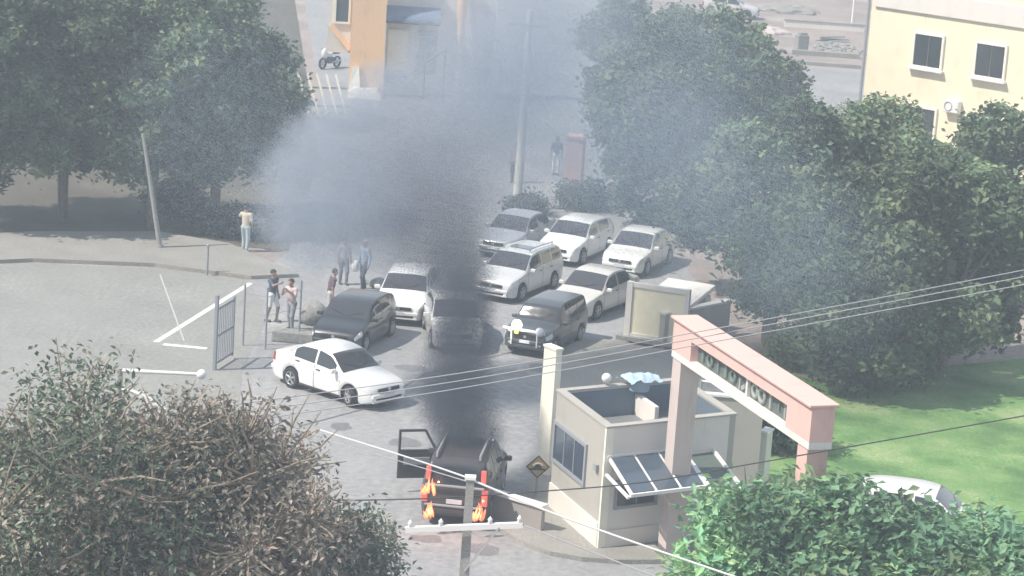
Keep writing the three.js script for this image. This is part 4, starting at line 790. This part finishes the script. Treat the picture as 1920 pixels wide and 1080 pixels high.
{
  // things lying in the far yard
  const y = (name, label, cat, x, yy, turn, build) => { const o = thing(name, label, cat, spot(x, yy), turn); build(o); };
  y('concrete_step', 'long pale concrete kerb in front of the grey strip in the yard', 'kerb', 1545, 124, -0.03, (o) => mesh('slab', boxUV(box(4.4, 0.22, 0.45, 0, 0.11, 0)), M.pave, o));
  y('concrete_step', 'second pale concrete kerb beyond the first in the yard', 'kerb', 1548, 106, -0.03, (o) => mesh('slab', boxUV(box(4.2, 0.3, 0.5, 0, 0.15, 0)), M.pave, o));
  y('low_wall', 'low weathered wall across the back of the yard', 'wall', 1545, 55, -0.03, (o) => { mesh('panel', boxUV(box(5.4, 0.45, 0.3, 0, 0.22, 0)), M.greyWall, o); mesh('coping', boxUV(box(5.5, 0.07, 0.4, 0, 0.48, 0)), M.concrete, o); });
  y('concrete_block', 'upright pale concrete block standing before the low yard wall', 'block', 1502, 95, 0.3, (o) => { mesh('block', boxUV(rbox(0.75, 1.0, 0.6, 0.06, 0, 0.5, 0)), M.concrete, o); mesh('cap', boxUV(rbox(0.5, 0.18, 0.5, 0.04, 0.02, 1.08, 0)), M.pave, o); });
  y('rubble_heap', 'spread of broken pale rubble on the right of the yard', 'rubble', 1565, 92, 0, (o) => { o.userData.kind = 'stuff'; const g = []; for (let i = 0; i < 70; i++) g.push(new THREE.DodecahedronGeometry(rr(0.06, 0.24), 0).rotateY(rr(0, 6)).rotateX(rr(0, 6)).scale(1, 0.6, 1).translate(gauss() * 0.9, 0.06, gauss() * 1.3)); mesh('rubble', boxUV(join(g)), M.concrete, o); });
  const heap = (r, h, m, n) => (o) => { o.userData.kind = 'stuff'; const g = new THREE.SphereGeometry(1, 28, 12, 0, Math.PI * 2, 0, Math.PI / 2).scale(r, h, r * 0.8), P = g.attributes.position; for (let i = 0; i < P.count; i++) { const k = 1 + 0.3 * perlin.noise(P.getX(i) * 2 + n, P.getY(i) * 2, P.getZ(i) * 2); P.setXYZ(i, P.getX(i) * k, P.getY(i) * k - 0.02, P.getZ(i) * k); } g.computeVertexNormals(); mesh('mound', boxUV(g), m, o); };
  y('earth_heap', 'low pale heap of earth left of the old tyre in the yard', 'heap', 1385, 70, 0, heap(1.0, 0.5, M.earth, 1));
  y('earth_heap', 'pinkish heap of earth before the low yard wall', 'heap', 1440, 62, 0, heap(1.3, 0.45, M.mauve, 5));
  y('sand_heap', 'long pale sand heap at the very top of the yard', 'heap', 1480, 22, 0, heap(2.2, 0.5, M.pave, 9));
  y('board_stack', 'grey boards lying across each other by the cream building', 'boards', 1560, 78, 0.2, (o) => { for (let k = 0; k < 5; k++) mesh('board', box(1.9, 0.06, 0.2, rr(-0.2, 0.2), 0.04 + k * 0.062, rr(-0.25, 0.25), rr(-0.4, 0.4)), k % 2 ? M.greyMetal : M.pave, o); });
  y('crate', 'small dark crate at the left end of the yard kerbs', 'crate', 1450, 118, 0.4, (o) => { for (let k = 0; k < 4; k++) mesh('slat', box(0.7, 0.09, 0.03, 0, 0.08 + k * 0.12, 0.3), M.bark, o); for (let k = 0; k < 4; k++) mesh('slat', box(0.03, 0.09, 0.6, 0.35, 0.08 + k * 0.12, 0), M.bark, o); mesh('inside', box(0.64, 0.44, 0.54, 0, 0.23, 0), M.darkMetal, o); });
  y('tyre', 'old tyre lying flat on the bare yard', 'tyre', 1427, 94, 0, (o) => mesh('ring', new THREE.TorusGeometry(0.36, 0.14, 10, 26).rotateX(Math.PI / 2).translate(0, 0.14, 0), std([0.10, 0.095, 0.095], 0.9), o));
  y('stone', 'small dark stone on the bare yard right of the tyre', 'rock', 1466, 98, 0, (o) => mesh('rock', new THREE.DodecahedronGeometry(0.22, 1).scale(1.3, 0.5, 1).translate(0, 0.1, 0), std([0.16, 0.15, 0.15], 0.9), o));
  y('post', 'white post beside the corner of the cream building', 'post', 1597, 52, 0, (o) => { mesh('shaft', bar(V(0, 0, 0), V(0, 2.6, 0), 0.09, 0.08), M.whitePaint, o); mesh('foot', rbox(0.35, 0.12, 0.35, 0.03, 0, 0.06, 0), M.concrete, o); });
  y('bench', 'pale concrete bench below the hazy trees right of the parked cars', 'bench', 1296, 466, -0.2, (o) => { mesh('seat', boxUV(rbox(1.3, 0.12, 0.45, 0.03, 0, 0.45, 0)), M.pave, o); for (const x of [-0.5, 0.5]) mesh('leg', boxUV(box(0.14, 0.39, 0.4, x, 0.195, 0)), M.pave, o); });
}
// ------------------------------------------------------------------ trees and plants
const leafMat = {};
function leafMaterial(c) { const k = c.join(); return leafMat[k] ??= new THREE.MeshPhysicalMaterial({ color: new THREE.Color().setRGB(...c), roughness: 0.75, transmission: 0.3, thickness: 0, side: THREE.DoubleSide, specularIntensity: 0.5 }); }
function sprayGeo(n, size, spread, narrow = 0.5) { // a spray of folded leaves
  const pos = [];
  for (let i = 0; i < n; i++) {
    const c = V(gauss(), gauss() * 0.7, gauss()).multiplyScalar(spread * 0.5), q = new THREE.Quaternion().setFromEuler(new THREE.Euler(rr(-0.9, 0.9), rr(0, 6.28), rr(-0.9, 0.9))), l = size * rr(0.7, 1.3), w = l * narrow;
    const p = [V(0, 0, -l / 2), V(w / 2, l * 0.1, -l * 0.05), V(0, 0, l / 2), V(-w / 2, l * 0.1, -l * 0.05)].map((v) => v.applyQuaternion(q).add(c));
    for (const k of [0, 1, 2, 0, 2, 3]) pos.push(p[k].x, p[k].y, p[k].z);
  }
  const g = new THREE.BufferGeometry(); g.setAttribute('position', new THREE.BufferAttribute(new Float32Array(pos), 3)); g.computeVertexNormals(); return g;
}
const sprays = { fine: sprayGeo(26, 0.15, 0.42), mid: sprayGeo(22, 0.25, 0.46, 0.58), broad: sprayGeo(24, 0.22, 0.46, 0.5), sparse: sprayGeo(15, 0.13, 0.42) };
function tree(name, label, base, o) {
  const t = thing(name, label, o.category ?? 'tree', base, 0, o.group);
  seed = [...label].reduce((a, ch) => (Math.imul(a, 31) + ch.charCodeAt(0)) | 0, 7);
  const { h, r, ry = r * 0.8, cy = h - ry, lobes = 12, n = 900, spray = 'fine', col = [0.115, 0.17, 0.10], bark = M.bark, col2 = [0.18, 0.23, 0.12], tr = 0.2, twigs = 3, shell = 0.55, lr = 0.38, off = [0, 0] } = o;
  const centres = [];
  for (let i = 0; i < lobes; i++) {
    const a = i * 2.39996 + rr(-0.4, 0.4), v = 1 - 2 * (i + 0.5) / lobes, s = Math.sqrt(1 - v * v);
    const k = rr(0.6, 0.92);
    centres.push({ c: V(off[0] + Math.cos(a) * s * r * k, cy + v * ry * k, off[1] + Math.sin(a) * s * r * k), r: r * lr * rr(0.75, 1.2), tone: rr(0.6, 1.45) });
  }
  const limbs = [], fork = V(0, Math.max(0.5, cy - ry * 0.75), 0);
  mesh('trunk', boxUV(tube([V(0, -0.1, 0), V(rr(-0.1, 0.1), fork.y * 0.5, rr(-0.1, 0.1)), fork, V(off[0] * 0.5, cy, off[1] * 0.5)], tr, 14, 10)), bark, t);
  for (const l of centres) {
    const mid = fork.clone().lerp(l.c, 0.5).add(V(rr(-0.3, 0.3), rr(0, 0.4), rr(-0.3, 0.3)));
    const cv = new THREE.CatmullRomCurve3([fork.clone().add(V(0, rr(-0.2, 0.3), 0)), mid, l.c]);
    for (let k = 0; k < 6; k++) limbs.push(bar(cv.getPoint(k / 6), cv.getPoint((k + 1) / 6), tr * 0.5 * (1 - k / 7), tr * 0.5 * (1 - (k + 1) / 7), 6));
    for (let k = 0; k < twigs; k++) { // bare twigs pushing out of the lobe
      const d = V(gauss(), gauss() * 0.8 + 0.3, gauss()).normalize(), a = l.c.clone(), b = a.clone().addScaledVector(d, l.r * rr(0.6, 0.95)).add(V(rr(-0.1, 0.1), rr(-0.1, 0.1), rr(-0.1, 0.1))), e = b.clone().addScaledVector(V(d.x + rr(-0.5, 0.5), d.y + rr(-0.3, 0.6), d.z + rr(-0.5, 0.5)).normalize(), l.r * rr(0.25, 0.6));
      limbs.push(bar(a, b, 0.035, 0.02, 5), bar(b, e, 0.02, 0.009, 5));
    }
  }
  mesh('branches', boxUV(join(limbs)), o.twigMat ?? bark, t);
  const im = new THREE.InstancedMesh(sprays[spray], leafMaterial(col), n), m = new THREE.Matrix4(), q = new THREE.Quaternion(), cc = new THREE.Color();
  const weights = centres.map((l) => l.r * l.r), tot = weights.reduce((a, b) => a + b);
  for (let i = 0; i < n; i++) {
    let w = rnd() * tot, k = 0; while (k < lobes - 1 && (w -= weights[k]) > 0) k++;
    const l = centres[k], d = V(gauss(), gauss(), gauss()).normalize(), rad = l.r * (shell + (1.05 - shell) * Math.pow(rnd(), 0.6));
    const p = l.c.clone().addScaledVector(d, rad); p.y = Math.max(0.25, l.c.y + (p.y - l.c.y) * 0.85);
    q.setFromEuler(new THREE.Euler(rr(-0.6, 0.6), rr(0, 6.28), rr(-0.6, 0.6)));
    const s = rr(0.75, 1.35);
    im.setMatrixAt(i, m.compose(p, q, V(s, s, s)));
    const k2 = l.tone * rr(0.7, 1.35); const mix = col2 && rnd() < (o.share ?? 0.25);
    cc.setRGB(...(mix ? col2.map((x, j) => x / col[j]) : [1, 1, 1])).multiplyScalar(k2); cc.r *= rr(0.9, 1.15);
    im.setColorAt(i, cc);
  }
  im.name = 'crown'; im.userData.kind = 'stuff'; im.castShadow = im.receiveShadow = true; t.add(im);
  return t;
}
const far = 'hazy leafy trees on the left', farR = 'hazy leafy trees on the right';
// left side
tree('leafy_tree', 'large leafy tree behind the person in the beige shirt', spot(398, 415), { h: 9.2, r: 2.7, ry: 3.9, n: 1178, spray: 'mid', lobes: 16 });
tree('leafy_tree', 'broad leafy tree beside the leaning pale pole', spot(285, 425), { h: 9.4, r: 3.3, ry: 4.1, n: 1178, spray: 'mid', lobes: 16 });
tree('leafy_tree', 'leafy tree left of the leaning pole, above the court', spot(120, 410), { h: 10, r: 3.4, ry: 4.2, n: 1116, spray: 'mid', lobes: 16 });
tree('leafy_tree', 'leafy tree at the far left edge above the pavement', spot(-40, 420), { h: 9.5, r: 3.4, ry: 4.2, n: 930, spray: 'mid', lobes: 16 });
tree('leafy_tree', 'leafy tree near the slatted barrier at the top left', spot(355, 235), { h: 8.8, r: 2.8, ry: 3.6, n: 930, spray: 'mid', lobes: 14 });
tree('leafy_tree', 'leafy tree at the very top left, behind the nearer ones', spot(250, 225), { h: 9.5, r: 4.2, ry: 4, n: 992, spray: 'mid', lobes: 14 });
tree('leafy_tree', 'leafy tree in the upper left corner, farthest from the road', spot(40, 220), { h: 9.5, r: 4.2, ry: 4, n: 992, spray: 'mid', lobes: 14 });
// right side
tree('leafy_tree', 'blue hazy tree behind the white sedan at the back', spot(1265, 425), { h: 8.6, r: 3.6, ry: 3.9, n: 1364, spray: 'mid', lobes: 18 });
tree('leafy_tree', 'hazy tree at the top centre right behind the pink pillar', spot(1215, 300), { h: 7.6, r: 3.4, ry: 3.3, n: 992, spray: 'mid', lobes: 16 });
tree('leafy_tree', 'hazy tree behind the others near the bare yard', spot(1345, 330), { h: 6.6, r: 3.2, ry: 3.0, n: 992, spray: 'mid', lobes: 16 });
tree('leafy_tree', 'wide green tree right of the pale shelter', spot(1425, 560), { h: 6.6, r: 3.0, ry: 3.0, n: 1364, spray: 'mid', lobes: 18, col: [0.125, 0.185, 0.105], bark: M.paleBark });
tree('leafy_tree', 'green tree with pale trunk right of the portal beam', spot(1440, 672), { h: 5.6, r: 1.9, ry: 2.2, n: 900, spray: 'mid', lobes: 12, col: [0.125, 0.185, 0.105], bark: M.paleBark, tr: 0.24, off: [1.0, -0.6] });
tree('leafy_tree', 'tall green tree in front of the cream building corner', spot(1590, 560), { h: 7.2, r: 2.9, ry: 3.4, n: 1302, spray: 'mid', lobes: 18, col: [0.125, 0.18, 0.10] });
tree('leafy_tree', 'dark green tree at the back of the lawn', spot(1600, 735), { h: 4.6, r: 2.4, ry: 2.2, n: 1054, spray: 'mid', lobes: 16, col: [0.105, 0.16, 0.09] });
tree('leafy_tree', 'green tree beyond the lawn at the right edge', spot(1760, 700), { h: 7.4, r: 3.0, ry: 3.6, n: 1240, spray: 'mid', lobes: 16, col: [0.115, 0.17, 0.095] });
tree('leafy_tree', 'green tree at the far right below the cream building', spot(1900, 560), { h: 7.0, r: 3.2, ry: 3.2, n: 1054, spray: 'mid', lobes: 16, col: [0.115, 0.17, 0.095] });
// foreground
tree('foreground_tree', 'grey brown twiggy tree filling the lower left foreground', spot(388, 1400), { h: 7, r: 2.5, ry: 2.5, cy: 4.7, n: 1350, spray: 'sparse', lobes: 22, col: [0.15, 0.16, 0.12], col2: [0.31, 0.275, 0.235], share: 0.65, twigs: 26, bark: M.paleBark, twigMat: M.paleBark, tr: 0.15, shell: 0.3 });
tree('foreground_tree', 'greener tree left of the twiggy one at the lower left edge', spot(130, 1420), { h: 7, r: 3.0, ry: 2.6, cy: 4.6, n: 2000, spray: 'sparse', lobes: 22, col: [0.12, 0.17, 0.11], col2: [0.30, 0.28, 0.23], share: 0.3, twigs: 14, bark: M.paleBark, twigMat: M.paleBark, tr: 0.16, shell: 0.3 });
tree('foreground_tree', 'low dark leafy tree in front of the twiggy one at the bottom edge', spot(600, 1330), { h: 5, r: 1.7, ry: 1.5, cy: 2.7, n: 1100, spray: 'sparse', lobes: 16, col: [0.09, 0.13, 0.09], col2: [0.22, 0.2, 0.17], share: 0.3, twigs: 12, bark: M.paleBark, twigMat: M.paleBark, tr: 0.12, shell: 0.3 });
tree('mango_tree', 'dense broad leaved green tree in the lower right foreground', spot(1490, 1290), { h: 5.2, r: 2.5, ry: 2.2, cy: 2.15, n: 1400, spray: 'broad', lobes: 24, col: [0.17, 0.33, 0.19], col2: [0.26, 0.40, 0.20], tr: 0.18 });
tree('mango_tree', 'broad leaved green tree at the lower right corner', spot(1800, 1330), { h: 5.6, r: 2.6, ry: 2.1, cy: 2.0, n: 1300, spray: 'broad', lobes: 22, col: [0.15, 0.29, 0.17], col2: [0.24, 0.36, 0.18], tr: 0.18 });
// shrubs
function shrub(label, at, r, h, n, col, spray = 'fine') { return tree('shrub', label, at, { category: 'shrub', h, r, ry: h * 0.5, cy: h * 0.55, lobes: 7, n, spray, col, tr: 0.04, shell: 0.3, lr: 0.5 }); }
shrub('dark shrub behind the clean white hatchback', spot(1095, 392), 1.0, 1.1, 160, [0.05, 0.07, 0.045]);
shrub('low dark shrub at the foot of the far utility pole', spot(985, 400), 0.7, 0.6, 90, [0.05, 0.06, 0.05]);
shrub('pale flowering shrub against the cream building', spot(1565, 272), 1.3, 1.7, 260, [0.30, 0.36, 0.29], 'sparse');
shrub('low pale shrub left of the flowering one', spot(1520, 282), 0.9, 1.0, 120, [0.20, 0.25, 0.19], 'sparse');
shrub('yellow green shrub behind the portal beam', spot(1500, 690), 0.8, 1.3, 200, [0.14, 0.20, 0.07]);
shrub('dark hedge plant behind the portal opening', spot(1462, 850), 0.9, 1.7, 260, [0.035, 0.07, 0.04]);
shrub('dark shrub under the left trees', spot(330, 400), 1.2, 1.2, 200, [0.045, 0.065, 0.04]);
shrub('second dark shrub under the left trees, nearer the person in beige', spot(430, 440), 1.0, 1.0, 160, [0.045, 0.065, 0.045]);
// ------------------------------------------------------------------ smoke: countless soot flakes, thickest in the column over the van
function smoke(name, label, nodes, count, size, mat, rough = 1, copies = 4) {
  seed = 4711 + count;
  const P = new Float32Array(count * 9), tot = nodes.reduce((s, n) => s + n.w, 0), p = V(0, 0, 0), g3 = V(0, 0, 0);
  let i = 0, guard = 0;
  while (i < count && guard++ < count * 12) {
    let w = rnd() * tot, k = 0; while (k < nodes.length - 1 && (w -= nodes[k].w) > 0) k++;
    const n = nodes[k];
    do g3.set(rr(-1, 1), rr(-1, 1), rr(-1, 1)); while (g3.lengthSq() > 1);
    const nx = nodes[Math.min(k + 1, nodes.length - 1)], q = n.chain ? rnd() : 0, r = n.r + (nx.r - n.r) * q;
    const e = rr(0.82, 1.12);
    p.copy(n.p).lerp(nx.p, q).addScaledVector(g3, r * e);
    const f = 1.7 / (r + 0.5), bill = perlin.noise(p.x * f, p.y * f, p.z * f) + 0.45 * perlin.noise(p.x * f * 2.7, p.y * f * 2.7, p.z * f * 2.7), edge = g3.length();
    if (rough * bill < (edge - 0.75) * 1.1 + rr(-0.9, 0.3)) continue;
    if (p.y < 0.2) continue;
    const a = V(gauss(), gauss(), gauss()).normalize(), b = a.clone().cross(V(gauss(), gauss(), gauss())).normalize(), s = size * rr(0.6, 1.3);
    P.set([p.x + a.x * s, p.y + a.y * s, p.z + a.z * s, p.x - a.x * s * 0.5 + b.x * s * 0.87, p.y - a.y * s * 0.5 + b.y * s * 0.87, p.z - a.z * s * 0.5 + b.z * s * 0.87, p.x - a.x * s * 0.5 - b.x * s * 0.87, p.y - a.y * s * 0.5 - b.y * s * 0.87, p.z - a.z * s * 0.5 - b.z * s * 0.87], i * 9);
    i++;
  }
  const g = new THREE.BufferGeometry(); g.setAttribute('position', new THREE.BufferAttribute(P.subarray(0, i * 9), 3));
  const m = new THREE.InstancedMesh(g, mat, copies), mid = nodes[Math.floor(nodes.length / 2)].p, T = new THREE.Matrix4();
  for (let k = 0; k < copies; k++) { // the same flakes again, a little shifted and turned, to make the smoke finer
    const a = k ? rr(-0.06, 0.06) : 0, o = k ? V(rr(-0.12, 0.12), rr(-0.12, 0.12), rr(-0.15, 0.15)) : V(0, 0, 0);
    T.makeTranslation(-mid.x, -mid.y, -mid.z).premultiply(new THREE.Matrix4().makeRotationFromEuler(new THREE.Euler(a * 0.3, a, a * 0.2))).premultiply(new THREE.Matrix4().makeTranslation(mid.x + o.x, mid.y + o.y, mid.z + o.z));
    m.setMatrixAt(k, T);
  }
  m.name = numbered(name); m.castShadow = m.receiveShadow = true; m.userData.kind = 'stuff'; tag(m, label, 'smoke'); scene.add(m);
  return m;
}
const puff = (x, y, d, rpx, w, chain) => ({ p: atDepth(x, y, d), r: rpx * d / 4770, w, chain });
const soot = (r, g, b, opacity = 1) => new THREE.MeshPhysicalMaterial({ transparent: opacity < 1, opacity, color: new THREE.Color().setRGB(r, g, b), roughness: 1, specularIntensity: 0, transmission: 0.5, thickness: 0, side: THREE.DoubleSide });
smoke('smoke_column', 'dark dense smoke column rising from the burning van', [puff(882, 866, 65.6, 66, 1.3, true), puff(879, 800, 66, 78, 1.35, true), puff(858, 720, 66.8, 86, 1.2, true), puff(868, 650, 67.8, 66, 1.2, true), puff(870, 580, 69, 62, 1.2, true), puff(856, 500, 70.5, 78, 1.05, true), puff(826, 420, 72.3, 125, 0.95, true), puff(760, 350, 74, 200, 0.45)], 400000, 0.0066, soot(0.13, 0.14, 0.18), 1.6, 3);
smoke('smoke_cloud', 'wide blue grey smoke cloud drifting over the parked cars', [puff(535, 400, 74, 65, 0.3), puff(530, 330, 75, 60, 0.22), puff(575, 275, 75, 70, 0.35), puff(640, 225, 76, 72, 0.45), puff(710, 185, 76, 75, 0.5), puff(590, 440, 74, 80, 0.6), puff(610, 350, 75, 110, 1.0), puff(680, 320, 75, 150, 1.9), puff(700, 425, 74, 105, 1.0), puff(790, 270, 76, 165, 2.7), puff(800, 400, 75, 115, 1.0), puff(870, 170, 77, 160, 2.5), puff(955, 70, 78, 170, 2.4), puff(1040, 0, 79, 180, 1.8), puff(970, 240, 78, 165, 2.0)], 900000, 0.0057, soot(0.54, 0.58, 0.655), 1.1, 5);
smoke('smoke_veil', 'thin bluish smoke veil trailing across the trees on both sides', [puff(960, 270, 76, 240, 2.2), puff(1150, 130, 79, 270, 2.6), puff(1230, 340, 77, 200, 1.7), puff(1330, 230, 80, 230, 1.2), puff(960, 80, 78, 240, 1.4), puff(430, 230, 78, 240, 0.8), puff(600, 380, 73, 170, 0.7), puff(1430, 440, 76, 200, 1.0), puff(1560, 520, 74, 180, 0.4)], 350000, 0.0080, soot(0.48, 0.57, 0.69), 0.4, 4);

// ------------------------------------------------------------------ draw
const renderer = new THREE.WebGLRenderer({ antialias: true });
renderer.setSize(1024, 576);
renderer.shadowMap.enabled = true;
renderer.toneMapping = THREE.LinearToneMapping;
renderer.toneMappingExposure = EXPOSURE;
renderer.render(scene, camera);
